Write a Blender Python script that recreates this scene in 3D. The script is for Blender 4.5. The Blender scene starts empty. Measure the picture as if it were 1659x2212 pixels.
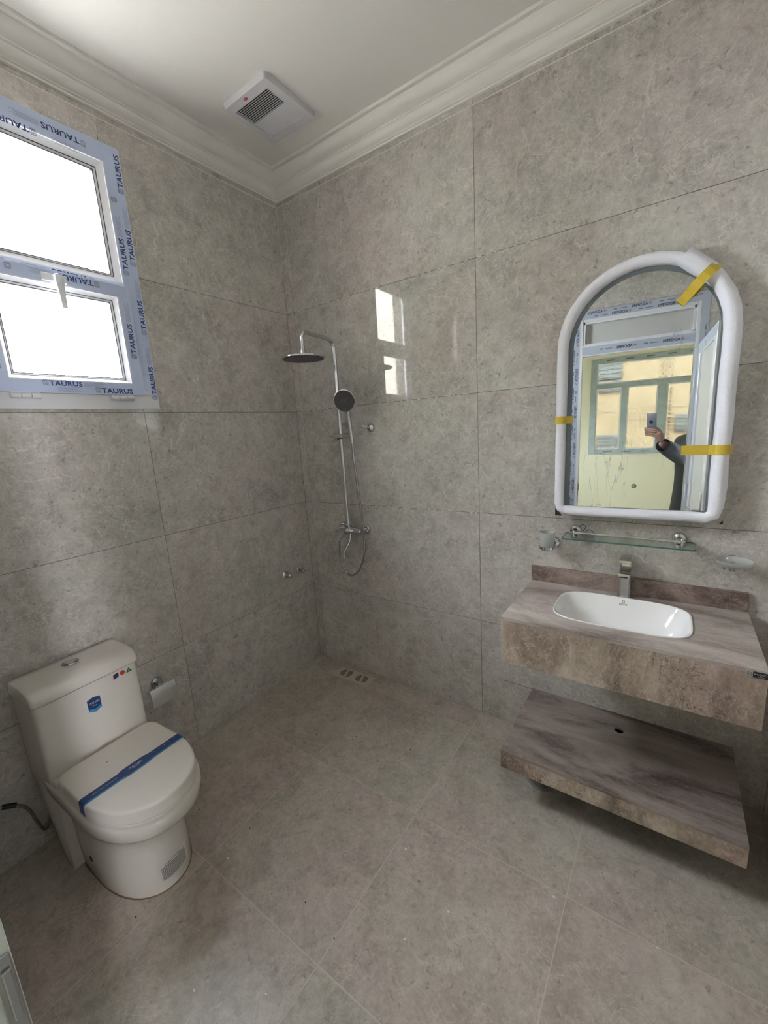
import bpy, bmesh, math, random
from mathutils import Vector, Matrix
from mathutils.geometry import tessellate_polygon
random.seed(7)
SC = bpy.context.scene
COL = SC.collection
PI = math.pi

# ------------------------------------------------------------------ camera
CAM = Vector((2.0651, -1.9877, 1.6207))
CR = Vector((0.82152, 0.56694, -0.06075))      # camera right
CD = Vector((0.06241, -0.19532, -0.97875))     # camera down
CF = Vector((-0.56676, 0.80027, -0.19585))     # camera forward
CU = -CD
cam_data = bpy.data.cameras.new('camera')
cam_data.sensor_fit = 'HORIZONTAL'; cam_data.sensor_width = 36.0
cam_data.lens = 36.0 * 891.9 / 1659.0
cam_data.clip_start = 0.005; cam_data.clip_end = 200
cam = bpy.data.objects.new('camera', cam_data); COL.objects.link(cam)
cam.matrix_world = Matrix(((CR.x, CU.x, -CF.x, CAM.x), (CR.y, CU.y, -CF.y, CAM.y), (CR.z, CU.z, -CF.z, CAM.z), (0, 0, 0, 1)))
SC.camera = cam

# ------------------------------------------------------------------ world, sun, portals, exposure
world = bpy.data.worlds.new('sky'); SC.world = world; world.use_nodes = True
wn = world.node_tree; wn.nodes.clear()
wo = wn.nodes.new('ShaderNodeOutputWorld'); wb = wn.nodes.new('ShaderNodeBackground')
wb.inputs['Color'].default_value = (0.885, 0.90, 0.99, 1); wb.inputs['Strength'].default_value = 101.0
wn.links.new(wb.outputs[0], wo.inputs[0])
sun_d = bpy.data.lights.new('sun', 'SUN'); sun_d.energy = 46.0; sun_d.angle = 0.01; sun_d.color = (1.0, 0.93, 0.80)
sun = bpy.data.objects.new('sun', sun_d); COL.objects.link(sun); sun.location = (6, 6, 9)
sun.rotation_euler = Vector((0.55, 0.52, 0.75)).to_track_quat('Z', 'Y').to_euler()
def portal(name, loc, direction, w, h):
    d = bpy.data.lights.new(name, 'AREA'); d.shape = 'RECTANGLE'; d.size = w; d.size_y = h
    d.cycles.is_portal = True
    o = bpy.data.objects.new(name, d); COL.objects.link(o); o.location = loc
    o.rotation_euler = Vector(direction).to_track_quat('-Z', 'Z').to_euler()
    return o
portal('portal', (-0.16, -1.24, 2.33), (1, 0, 0), 0.62, 1.05)
portal('portal', (2.08, -5.46, 1.94), (0, 1, 0), 1.36, 1.36)
portal('portal', (0.08, -4.40, 1.45), (1, 0, 0), 0.3, 1.1)  # at the added opening in the left adjoining wall
portal('portal', (4.36, -2.80, 1.60), (-1, 0, 0), 0.4, 1.5)  # at the added opening in the right adjoining wall
SC.view_settings.view_transform = 'Standard'; SC.view_settings.look = 'None'
SC.view_settings.exposure = 0.0; SC.view_settings.gamma = 1.0; SC.view_settings.use_curve_mapping = False
SC.cycles.max_bounces = 12; SC.cycles.diffuse_bounces = 7; SC.cycles.glossy_bounces = 6
SC.cycles.transparent_max_bounces = 16; SC.cycles.transmission_bounces = 8
SC.cycles.caustics_reflective = False; SC.cycles.caustics_refractive = False
SC.cycles.sample_clamp_indirect = 30.0
SC.cycles.use_denoising = True

# ------------------------------------------------------------------ materials
def s2l(v):
    v /= 255.0
    return v / 12.92 if v <= 0.04045 else ((v + 0.055) / 1.055) ** 2.4
def rgb(r, g, b): return (s2l(r), s2l(g), s2l(b), 1.0)
def base_mat(name):
    m = bpy.data.materials.new(name); m.use_nodes = True
    nt = m.node_tree
    return m, nt, nt.nodes['Principled BSDF']
def plain(name, col, rough=0.5, metal=0.0, ior=1.5, coat=0.0, bump=0.0, bscale=60.0, var=0.0, vscale=8.0):
    m, nt, b = base_mat(name)
    b.inputs['Base Color'].default_value = col; b.inputs['Roughness'].default_value = rough
    b.inputs['Metallic'].default_value = metal; b.inputs['IOR'].default_value = ior
    b.inputs['Coat Weight'].default_value = coat; b.inputs['Coat Roughness'].default_value = 0.05
    tc = nt.nodes.new('ShaderNodeTexCoord')
    if var > 0:
        n = nt.nodes.new('ShaderNodeTexNoise'); n.inputs['Scale'].default_value = vscale; n.inputs['Detail'].default_value = 5
        nt.links.new(tc.outputs['Object'], n.inputs['Vector'])
        r = nt.nodes.new('ShaderNodeValToRGB')
        r.color_ramp.elements[0].position = 0.3; r.color_ramp.elements[1].position = 0.7
        r.color_ramp.elements[0].color = tuple(c * (1 - var) for c in col[:3]) + (1,)
        r.color_ramp.elements[1].color = tuple(min(1, c * (1 + var)) for c in col[:3]) + (1,)
        nt.links.new(n.outputs['Fac'], r.inputs['Fac']); nt.links.new(r.outputs[0], b.inputs['Base Color'])
    if bump > 0:
        n = nt.nodes.new('ShaderNodeTexNoise'); n.inputs['Scale'].default_value = bscale; n.inputs['Detail'].default_value = 4
        nt.links.new(tc.outputs['Object'], n.inputs['Vector'])
        bp = nt.nodes.new('ShaderNodeBump'); bp.inputs['Strength'].default_value = bump; bp.inputs['Distance'].default_value = 0.01
        nt.links.new(n.outputs['Fac'], bp.inputs['Height']); nt.links.new(bp.outputs[0], b.inputs['Normal'])
    return m
def N(nt, t, **kw):
    n = nt.nodes.new(t)
    for k, v in kw.items():
        if k in n.inputs: n.inputs[k].default_value = v
        else: setattr(n, k, v)
    return n
def math_node(nt, op, a, b=None, clamp=False):
    n = nt.nodes.new('ShaderNodeMath'); n.operation = op; n.use_clamp = clamp
    for i, v in enumerate((a, b)):
        if v is None: continue
        if isinstance(v, (int, float)): n.inputs[i].default_value = v
        else: nt.links.new(v, n.inputs[i])
    return n.outputs[0]
def mixc(nt, fac, a, b, blend='MIX'):
    n = nt.nodes.new('ShaderNodeMix'); n.data_type = 'RGBA'; n.blend_type = blend
    for i, v in ((0, fac), (6, a), (7, b)):
        if isinstance(v, (int, float)): n.inputs[i].default_value = v
        elif isinstance(v, tuple): n.inputs[i].default_value = v
        else: nt.links.new(v, n.inputs[i])
    return n.outputs[2]
def ramp(nt, fac, stops):
    r = nt.nodes.new('ShaderNodeValToRGB'); e = r.color_ramp.elements
    while len(e) < len(stops): e.new(0.5)
    for k, (p, c) in enumerate(stops):
        e[k].position = p; e[k].color = c if isinstance(c, tuple) else (c, c, c, 1)
    nt.links.new(fac, r.inputs['Fac']); return r.outputs[0]
def marble(name, dark, mid, light, rough, ior=1.5, vein=0.5, fleck=0.4, streak=0.0, bump=0.0, crack=0.0, spec_noise=0.0, scale=1.0, tint=0.06, cloud=0.34, str_xyz=None):
    m, nt, b = base_mat(name)
    tc = N(nt, 'ShaderNodeTexCoord'); oi = N(nt, 'ShaderNodeObjectInfo')
    off = N(nt, 'ShaderNodeVectorMath', operation='SCALE')
    comb = N(nt, 'ShaderNodeCombineXYZ')
    for k, f in enumerate((37.0, 71.0, 53.0)):
        nt.links.new(math_node(nt, 'MULTIPLY', oi.outputs['Random'], f), comb.inputs[k])
    add = N(nt, 'ShaderNodeVectorMath', operation='ADD')
    nt.links.new(tc.outputs['Object'], add.inputs[0]); nt.links.new(comb.outputs[0], add.inputs[1])
    vec = add.outputs[0]
    if streak:
        mp = N(nt, 'ShaderNodeMapping'); mp.inputs['Rotation'].default_value = (0.35, 0.45, 0.6); mp.inputs['Scale'].default_value = str_xyz or (1.0, 1.0 / (1 + streak), 1 + streak)
        nt.links.new(vec, mp.inputs[0]); vec = mp.outputs[0]
    def noise(sc, det=6, ro=0.6, dist=0.0):
        n = N(nt, 'ShaderNodeTexNoise'); n.inputs['Scale'].default_value = sc * scale; n.inputs['Detail'].default_value = det
        n.inputs['Roughness'].default_value = ro; n.inputs['Distortion'].default_value = dist
        nt.links.new(vec, n.inputs['Vector']); return n.outputs['Fac']
    n1 = noise(2.2, 9, 0.62, 0.8)
    n2 = noise(13, 7, 0.66, 0.5)
    nf = noise(55, 4, 0.7)
    s = math_node(nt, 'ADD', math_node(nt, 'MULTIPLY', n1, cloud), math_node(nt, 'ADD', math_node(nt, 'MULTIPLY', n2, (1-cloud)*0.6), math_node(nt, 'MULTIPLY', nf, (1-cloud)*0.4)))
    c = ramp(nt, s, [(0.38, dark), (0.5, mid), (0.62, light)])
    # hue drift, greenish to pinkish
    n3 = noise(1.7, 4, 0.5)
    tn = ramp(nt, n3, [(0.38, (1 - tint, 1 + tint * 0.5, 1 - tint * .5, 1)), (0.62, (1 + tint, 1 - tint * 0.5, 1 + tint * .4, 1))])
    c = mixc(nt, 1.0, c, tn, 'MULTIPLY')
    # thin light veins (ridged noise)
    for sc, w, st in ((3.2, 0.008, vein), (7.0, 0.012, vein), (14.0, 0.022, vein * 0.85), (27.0, 0.035, vein * 0.6)):
        n = noise(sc, 6, 0.55, 1.6)
        r = math_node(nt, 'ABSOLUTE', math_node(nt, 'SUBTRACT', n, 0.5))
        v = math_node(nt, 'SUBTRACT', 1.0, math_node(nt, 'DIVIDE', r, w), True)
        brk = ramp(nt, noise(sc * 0.7 + 1.3, 4, 0.5), [(0.40, 0.0), (0.56, 1.0)])
        v = math_node(nt, 'MULTIPLY', math_node(nt, 'MULTIPLY', v, brk), st)
        c = mixc(nt, v, c, tuple(min(1, x * 1.25) for x in light[:3]) + (1,))
    # dark flecks
    f = ramp(nt, noise(42, 5, 0.6, 0.4), [(0.29, fleck), (0.39, 0.0)])
    c = mixc(nt, f, c, tuple(x * 0.5 for x in dark[:3]) + (1,))
    if crack:
        n = noise(5.0, 8, 0.62, 2.2)
        r = math_node(nt, 'ABSOLUTE', math_node(nt, 'SUBTRACT', n, 0.47))
        v = math_node(nt, 'SUBTRACT', 1.0, math_node(nt, 'DIVIDE', r, 0.008), True)
        brk = ramp(nt, noise(3.1, 3, 0.5), [(0.5, 0.0), (0.58, 1.0)])
        c = mixc(nt, math_node(nt, 'MULTIPLY', math_node(nt, 'MULTIPLY', v, brk), crack), c, tuple(x * 0.3 for x in dark[:3]) + (1,))
    nt.links.new(c, b.inputs['Base Color'])
    b.inputs['IOR'].default_value = ior
    if spec_noise:
        rr = ramp(nt, n2, [(0.35, rough), (0.65, rough + spec_noise)]); nt.links.new(rr, b.inputs['Roughness'])
    else: b.inputs['Roughness'].default_value = rough
    if bump:
        bp = N(nt, 'ShaderNodeBump'); bp.inputs['Strength'].default_value = bump; bp.inputs['Distance'].default_value = 0.002
        nt.links.new(n2, bp.inputs['Height']); nt.links.new(bp.outputs[0], b.inputs['Normal'])
    return m
def glassy(name, tint, refl=0.06, rough=0.0):
    m, nt, b = base_mat(name); nt.nodes.remove(b); out = nt.nodes['Material Output']
    t = N(nt, 'ShaderNodeBsdfTransparent'); t.inputs['Color'].default_value = tint
    g = N(nt, 'ShaderNodeBsdfGlossy'); g.inputs['Roughness'].default_value = rough
    lw = N(nt, 'ShaderNodeLayerWeight'); lw.inputs['Blend'].default_value = 0.5
    fac = math_node(nt, 'ADD', math_node(nt, 'MULTIPLY', math_node(nt, 'POWER', lw.outputs['Facing'], 4.0), 0.7), 0.035, True)
    mx = N(nt, 'ShaderNodeMixShader')
    nt.links.new(fac, mx.inputs[0]); nt.links.new(t.outputs[0], mx.inputs[1]); nt.links.new(g.outputs[0], mx.inputs[2])
    nt.links.new(mx.outputs[0], out.inputs['Surface']); return m
def mirror_mat():
    m, nt, b = base_mat('mirror_silver'); nt.nodes.remove(b); out = nt.nodes['Material Output']
    g = N(nt, 'ShaderNodeBsdfGlossy'); g.inputs['Roughness'].default_value = 0.0; g.inputs['Color'].default_value = (0.90, 0.93, 0.91, 1)
    nt.links.new(g.outputs[0], out.inputs['Surface']); return m
def film_wrap_mat():
    # clear stretch film over the mirror: mostly clear, thin bright creases
    m, nt, b = base_mat('clear_wrap'); out = nt.nodes['Material Output']
    tc = N(nt, 'ShaderNodeTexCoord'); mp = N(nt, 'ShaderNodeMapping'); mp.inputs['Scale'].default_value = (1, 1, 0.16); mp.inputs['Rotation'].default_value = (0, 0.42, 0)
    nt.links.new(tc.outputs['Object'], mp.inputs[0])
    fac = None
    for sc, w, lo in ((9.0, 0.0035, 0.56), (22.0, 0.006, 0.57)):
        n = N(nt, 'ShaderNodeTexNoise'); n.inputs['Scale'].default_value = sc; n.inputs['Detail'].default_value = 4; n.inputs['Distortion'].default_value = 0.6
        nt.links.new(mp.outputs[0], n.inputs['Vector'])
        v = math_node(nt, 'SUBTRACT', 1.0, math_node(nt, 'DIVIDE', math_node(nt, 'ABSOLUTE', math_node(nt, 'SUBTRACT', n.outputs['Fac'], 0.5)), w), True)
        n2 = N(nt, 'ShaderNodeTexNoise'); n2.inputs['Scale'].default_value = 3.3; nt.links.new(tc.outputs['Object'], n2.inputs['Vector'])
        v = math_node(nt, 'MULTIPLY', v, ramp(nt, n2.outputs['Fac'], [(lo - 0.03, 0.0), (lo + 0.05, 1.0)]))
        fac = v if fac is None else math_node(nt, 'MAXIMUM', fac, v)
    fac = math_node(nt, 'ADD', math_node(nt, 'MULTIPLY', fac, 0.45), 0.02)
    t = N(nt, 'ShaderNodeBsdfTransparent'); mx = N(nt, 'ShaderNodeMixShader')
    b.inputs['Base Color'].default_value = (0.9, 0.92, 0.93, 1); b.inputs['Roughness'].default_value = 0.35
    nt.links.new(fac, mx.inputs[0]); nt.links.new(t.outputs[0], mx.inputs[1]); nt.links.new(b.outputs[0], mx.inputs[2])
    nt.links.new(mx.outputs[0], out.inputs['Surface']); return m
def brushed_text(name, a, b_, scale): return plain(name, a, 0.6, var=b_, vscale=scale)

M_TILE = marble('wall_tile_porcelain', rgb(159, 154, 147), rgb(184, 179, 172), rgb(204, 199, 192), 0.015, ior=1.56, vein=0.60, fleck=0.6, bump=0.0, tint=0.022, cloud=0.32)
M_FLOOR = marble('floor_tile_porcelain', rgb(150, 141, 131), rgb(173, 163, 152), rgb(192, 183, 172), 0.30, ior=1.45, vein=0.42, fleck=0.5, tint=0.02, cloud=0.30, spec_noise=0.12)
M_TOP = marble('vanity_stone_top', rgb(126, 113, 107), rgb(166, 155, 148), rgb(190, 181, 174), 0.08, ior=1.5, vein=0.28, fleck=0.0, streak=1.0, tint=0.02, cloud=0.78, str_xyz=(0.7, 2.2, 3.0))
M_APRON = marble('vanity_stone_front', rgb(94, 78, 66), rgb(157, 139, 125), rgb(197, 181, 167), 0.16, ior=1.5, vein=0.42, fleck=0.25, crack=0.9, streak=0.6, tint=0.03, cloud=0.72, str_xyz=(1.5, 0.8, 0.95))
M_SPLASH = marble('vanity_stone_splash', rgb(80, 66, 61), rgb(126, 108, 100), rgb(160, 144, 135), 0.12, vein=0.6, fleck=0.3, crack=0.6, streak=0.7, cloud=0.7, str_xyz=(1.6, 1.0, 2.2), tint=0.03)
M_GROUT = plain('grout_dark', rgb(92, 86, 79), 0.9)
M_GROUTL = plain('grout_light', rgb(222, 216, 206), 0.9)
M_GROUTF = plain('floor_grout', rgb(198, 189, 176), 0.9)
M_CEIL = plain('ceiling_paint', rgb(226, 222, 217), 0.85, bump=0.03, bscale=220)
M_PLASTER = plain('cornice_plaster', rgb(231, 227, 221), 0.6)
M_CREAM = plain('cream_wall_paint', rgb(218, 220, 200), 0.8, bump=0.05)
M_UPVC = plain('white_upvc', rgb(225, 226, 230), 0.25)
M_FILM = plain('pale_blue_film', rgb(196, 208, 236), 0.28, var=0.04, vscale=5)  # film blue, with some of the window's lens flare in the colour
M_FILMG = plain('grey_film', rgb(178, 186, 200), 0.28, var=0.05, vscale=5)
M_FILMT = plain('teal_grey_film', rgb(152, 168, 170), 0.4, var=0.1, vscale=12)
M_INK = plain('blue_ink', rgb(52, 70, 128), 0.6)
M_INK2 = plain('navy_ink', rgb(28, 34, 78), 0.6)
M_INKG = plain('grey_ink', rgb(118, 122, 150), 0.6)
M_INKR = plain('red_ink', rgb(150, 70, 90), 0.6)
M_GASKET = plain('dark_gasket', rgb(60, 60, 62), 0.6)
M_GLASS = glassy('clear_glass', (0.94, 0.97, 0.96, 1))
M_TINT = glassy('dimming_glass', (0.16, 0.168, 0.165, 1))  # dark tint added to hold down the bright view outside
M_SHELFG = glassy('green_glass', (0.90, 0.955, 0.93, 1))
M_EDGEG = plain('green_glass_edge', rgb(64, 104, 94), 0.15)
M_FROST = plain('frosted_panel', rgb(196, 196, 194), 0.35, var=0.03, vscale=3)
M_CHROME = plain('chrome', (0.68, 0.68, 0.69, 1), 0.05, 1.0)
M_STEEL = plain('brushed_steel', (0.42, 0.40, 0.38, 1), 0.22, 1.0)
M_CERAM = plain('white_ceramic', rgb(216, 210, 202), 0.16, coat=0.5)
M_BASIN = plain('basin_ceramic', rgb(236, 234, 232), 0.08, coat=0.8)
M_LIDP = plain('seat_plastic', rgb(220, 214, 206), 0.3)
M_DARK = plain('dark_void', rgb(22, 20, 19), 0.8)
M_BLACK = plain('black_plastic', rgb(20, 20, 22), 0.35)
M_RUBBER = plain('grey_rubber_face', rgb(74, 70, 72), 0.45)
M_NOZ = plain('nozzle_grey', rgb(44, 42, 44), 0.5)
M_NOZL = plain('nozzle_ring', rgb(104, 100, 102), 0.4)
M_FOAM = plain('white_foam', rgb(236, 236, 242), 0.8, bump=0.25, bscale=260)
M_TAPE = plain('yellow_tape', rgb(206, 178, 62), 0.35)
M_LED = plain('frosted_light_border', rgb(110, 120, 122), 0.25)
M_MIRROR = mirror_mat(); M_WRAP = film_wrap_mat()
M_VENT = plain('vent_plastic', rgb(206, 204, 207), 0.4)
M_RED = plain('red_badge', rgb(176, 34, 62), 0.35)
M_NAVY = plain('navy_label', rgb(32, 58, 106), 0.4)
M_SKYB = plain('sky_blue_label', rgb(44, 130, 178), 0.4)
M_WHITEP = plain('white_print', rgb(214, 216, 220), 0.5)
M_PURPLE = plain('indigo_label', rgb(44, 42, 92), 0.4)
M_ORANGE = plain('red_orange_label', rgb(206, 56, 38), 0.4)
M_GREEN = plain('green_label', rgb(38, 112, 52), 0.4)
M_GREYP = plain('grey_label', rgb(176, 172, 168), 0.5)
M_GREYT = plain('grey_print', rgb(96, 92, 90), 0.6)
M_FROSTG = None
def frostglass():
    m, nt, b = base_mat('frosted_glass'); out = nt.nodes['Material Output']
    b.inputs['Base Color'].default_value = (0.62, 0.63, 0.61, 1); b.inputs['Roughness'].default_value = 0.5
    t = N(nt, 'ShaderNodeBsdfTransparent'); t.inputs['Color'].default_value = (0.9, 0.93, 0.92, 1); mx = N(nt, 'ShaderNodeMixShader'); mx.inputs[0].default_value = 0.42
    nt.links.new(t.outputs[0], mx.inputs[1]); nt.links.new(b.outputs[0], mx.inputs[2]); nt.links.new(mx.outputs[0], out.inputs['Surface'])
    return m
M_FROSTG = frostglass()
M_HOSE = plain('braided_hose', rgb(150, 142, 134), 0.35, 0.7, var=0.35, vscale=160)
M_SKIN = plain('skin', rgb(148, 112, 96), 0.55)
M_ROBE = plain('grey_robe', rgb(78, 82, 92), 0.85, bump=0.1, bscale=90)
M_HAIR = plain('dark_hair', rgb(30, 26, 24), 0.7)
M_PHONE = plain('phone_back', rgb(120, 124, 134), 0.25, 0.3)
M_FACADE = plain('sand_render', rgb(214, 190, 152), 0.9, var=0.06, vscale=1.2)
M_ACGREY = plain('grey_unit', rgb(152, 154, 150), 0.7, var=0.06, vscale=6)
M_GROUND = plain('sandy_ground', rgb(150, 147, 142), 0.95, var=0.1, vscale=1.0)
M_HOUSE = plain('house_render', rgb(150, 145, 134), 0.9, var=0.10, vscale=1.5)
M_CABLE = plain('cable_grey', rgb(110, 96, 84), 0.8)

# ------------------------------------------------------------------ mesh helpers
def V(*a): return Vector(a)
class MB:
    def __init__(s): s.v = []; s.f = []; s.mi = []; s.cur = 0
    def add(s, vs, fs):
        b = len(s.v); s.v += [Vector(x) for x in vs]
        for f in fs: s.f.append([i + b for i in f]); s.mi.append(s.cur)
        return s
    def box(s, a, b, bev=0.0, seg=2):
        x0, x1 = sorted((a[0], b[0])); y0, y1 = sorted((a[1], b[1])); z0, z1 = sorted((a[2], b[2]))
        vs = [(x0,y0,z0),(x1,y0,z0),(x1,y1,z0),(x0,y1,z0),(x0,y0,z1),(x1,y0,z1),(x1,y1,z1),(x0,y1,z1)]
        fs = [(0,3,2,1),(4,5,6,7),(0,1,5,4),(1,2,6,5),(2,3,7,6),(3,0,4,7)]
        if bev <= 0: return s.add(vs, fs)
        bm = bmesh.new(); bv = [bm.verts.new(v) for v in vs]
        for f in fs: bm.faces.new([bv[i] for i in f])
        bmesh.ops.bevel(bm, geom=bm.edges[:], offset=bev, segments=seg, affect='EDGES', profile=0.5)
        bm.verts.index_update()
        s.add([v.co.copy() for v in bm.verts], [[v.index for v in f.verts] for f in bm.faces]); bm.free(); return s
    def obox(s, c, ax, half, bev=0.0):
        # oriented box: centre, 3 axes, half sizes
        t = MB().box((-half[0], -half[1], -half[2]), half, bev)
        c = Vector(c); ax = [Vector(a).normalized() for a in ax]
        return s.add([c + ax[0] * v.x + ax[1] * v.y + ax[2] * v.z for v in t.v], t.f)
    def loft(s, rings, cap0=True, cap1=True, closed=True):
        n = len(rings[0]); vs = [p for r in rings for p in r]; fs = []
        for i in range(len(rings) - 1):
            for j in range(n if closed else n - 1):
                k = (j + 1) % n
                fs.append((i*n+j, i*n+k, (i+1)*n+k, (i+1)*n+j))
        if cap0: fs.append(tuple(range(n))[::-1])
        if cap1: fs.append(tuple((len(rings)-1)*n + j for j in range(n)))
        return s.add(vs, fs)
    def lathe(s, prof, o, axis=(0,0,1), n=24, cap0=True, cap1=True):
        # prof: (radius, height along axis)
        o = Vector(o); w = Vector(axis).normalized()
        u = w.orthogonal().normalized(); v = w.cross(u)
        rings = [[o + w*h + (u*math.cos(2*PI*k/n) + v*math.sin(2*PI*k/n))*max(r, 1e-5) for k in range(n)] for r, h in prof]
        return s.loft(rings, cap0, cap1)
    def cyl(s, a, b, r, n=16, r2=None):
        a = Vector(a); b = Vector(b); L = (b - a).length
        return s.lathe([(r, 0), (r if r2 is None else r2, L)], a, b - a, n)
    def tube(s, pts, r, n=10, cap=True):
        pts = [Vector(p) for p in pts]; rings = []; rr = r if isinstance(r, (list, tuple)) else [r]*len(pts)
        t0 = (pts[1]-pts[0]).normalized(); u = t0.orthogonal().normalized()
        for i, p in enumerate(pts):
            t = (pts[min(i+1, len(pts)-1)] - pts[max(i-1, 0)]).normalized()
            u = (u - t*u.dot(t)).normalized(); w = t.cross(u)
            rings.append([p + (u*math.cos(2*PI*k/n) + w*math.sin(2*PI*k/n))*rr[i] for k in range(n)])
        return s.loft(rings, cap, cap)
    def ball(s, c, r, n=14, m=9, sc=(1,1,1)):
        c = Vector(c); rings = []
        for i in range(m+1):
            a = PI*i/m - PI/2
            rings.append([c + Vector((math.cos(a)*math.cos(2*PI*k/n)*r*sc[0], math.cos(a)*math.sin(2*PI*k/n)*r*sc[1], math.sin(a)*r*sc[2])) for k in range(n)])
        return s.loft(rings, False, False)
    def poly(s, pts): return s.add(pts, [tuple(range(len(pts)))])
    def prism(s, pts, d):
        d = Vector(d); n = len(pts); pts = [Vector(p) for p in pts]
        tri = tessellate_polygon([pts])
        vs = pts + [p + d for p in pts]; fs = [tuple(t)[::-1] for t in tri] + [tuple(i+n for i in t) for t in tri]
        fs += [(j, (j+1) % n, (j+1) % n + n, j+n) for j in range(n)]
        return s.add(vs, fs)
    def flat(s, verts2, faces, O, U, W, sc=1.0, nrm=None):
        O = Vector(O); U = Vector(U); W = Vector(W)
        return s.add([O + U*(x*sc) + W*(y*sc) for x, y in verts2], faces)
    def rect2(s, O, U, W, x0, y0, x1, y1):
        O = Vector(O); U = Vector(U); W = Vector(W)
        return s.add([O+U*x0+W*y0, O+U*x1+W*y0, O+U*x1+W*y1, O+U*x0+W*y1], [(0,1,2,3)])
    def frame2(s, O, U, W, x0, y0, x1, y1, t):
        s.rect2(O,U,W,x0,y0,x1,y0+t); s.rect2(O,U,W,x0,y1-t,x1,y1); s.rect2(O,U,W,x0,y0,x0+t,y1); s.rect2(O,U,W,x1-t,y0,x1,y1)
        return s
def mesh_from(mb, name, mats, off=None):
    me = bpy.data.meshes.new(name)
    vs = [v - off for v in mb.v] if off is not None else mb.v
    me.from_pydata([tuple(v) for v in vs], [], mb.f)
    for m in (mats if isinstance(mats, (list, tuple)) else [mats]): me.materials.append(m)
    if any(mb.mi):
        me.polygons.foreach_set('material_index', mb.mi)
    bm = bmesh.new(); bm.from_mesh(me); bmesh.ops.recalc_face_normals(bm, faces=bm.faces[:]); bm.to_mesh(me); bm.free()
    return me
def smooth(me, ang=35):
    me.polygons.foreach_set('use_smooth', [True]*len(me.polygons))
    try: me.set_sharp_from_angle(angle=math.radians(ang))
    except Exception: pass
def root_of(o):
    while o.parent: o = o.parent
    return o
def thing(name, label, cat, loc, rz=0.0, group=None, kind=None):
    o = bpy.data.objects.new(name, None); COL.objects.link(o); o.location = loc; o.rotation_euler = (0, 0, rz); o.empty_display_size = 0.05
    if label: o['label'] = label
    if cat: o['category'] = cat
    if group: o['group'] = group
    if kind: o['kind'] = kind
    return o
def obj(name, mb, mat, parent=None, local=False, sm=True, label=None, cat=None, group=None, kind=None, ang=35, origin=None):
    if parent is not None: off = None if local else root_of(parent).location.copy()
    else:
        if origin is None:
            xs = [v.x for v in mb.v]; ys = [v.y for v in mb.v]; zs = [v.z for v in mb.v]
            off = Vector(((min(xs)+max(xs))/2, (min(ys)+max(ys))/2, min(zs)))
        else: off = Vector(origin)
    me = mesh_from(mb, name, mat, off)
    if sm: smooth(me, ang)
    o = bpy.data.objects.new(name, me); COL.objects.link(o)
    if parent is not None: o.parent = parent
    else: o.location = off
    for k, v in (('label', label), ('category', cat), ('group', group), ('kind', kind)):
        if v: o[k] = v
    return o
def smoothpath(pts, n=8):
    pts = [Vector(p) for p in pts]; P = [pts[0]] + pts + [pts[-1]]; out = []
    for i in range(1, len(P)-2):
        p0, p1, p2, p3 = P[i-1:i+3]
        for k in range(n):
            t = k/n
            out.append(0.5*((2*p1) + (p2-p0)*t + (2*p0-5*p1+4*p2-p3)*t*t + (3*p1-p0-3*p2+p3)*t**3))
    out.append(pts[-1]); return out
# text meshes, cached (height of a capital = about 0.7 em)
_tx = {}
def text2(s, wide=1.0, bold=0.0):
    key = (s, wide, bold)
    if key in _tx: return _tx[key]
    cu = bpy.data.curves.new('lettering', 'FONT'); cu.body = s; cu.size = 1.0; cu.offset = bold; cu.resolution_u = 2
    o = bpy.data.objects.new('lettering', cu); COL.objects.link(o); bpy.context.view_layer.update()
    me = o.evaluated_get(bpy.context.evaluated_depsgraph_get()).to_mesh()
    vs = [(v.co.x*wide, v.co.y) for v in me.vertices]; fs = [tuple(p.vertices) for p in me.polygons]
    w = max((v[0] for v in vs), default=1)
    bpy.data.objects.remove(o); bpy.data.curves.remove(cu)
    _tx[key] = (vs, fs, w); return _tx[key]
def put_text(mb, s, O, U, W, h, wide=1.0, bold=0.0, centre=False, width=None):
    vs, fs, w = text2(s, wide, bold); sc = h/0.7
    sx = (width/(w*sc)) if width else 1.0
    x0 = -w*sx/2 if centre else 0.0
    mb.flat([(x0 + x*sx, y) for x, y in vs], fs, O, U, W, sc)
    return w*sc*sx

# ================================================================== THE SETTING
XR, YF, ZC = 2.46, -1.951, 3.10
def tiles(parent, boxes, mat, name='wall_tile'):
    for bs in boxes:
        mb = MB()
        for a, b in bs: mb.box(a, b)
        obj(name, mb, mat, parent, sm=False)
G = 0.0011
ZL = [0, 0.568, 1.168, 1.768, 2.368, 2.968, 3.02]
def sub_hole(r, h):
    x0, z0, x1, z1 = r; a0, c0, a1, c1 = h
    if a0 >= x1 or a1 <= x0 or c0 >= z1 or c1 <= z0: return [r]
    out = []
    if a0 > x0: out.append((x0, z0, a0, z1))
    if a1 < x1: out.append((a1, z0, x1, z1))
    xa, xb = max(x0, a0), min(x1, a1)
    if c0 > z0: out.append((xa, z0, xb, c0))
    if c1 < z1: out.append((xa, c1, xb, z1))
    return out
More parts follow.
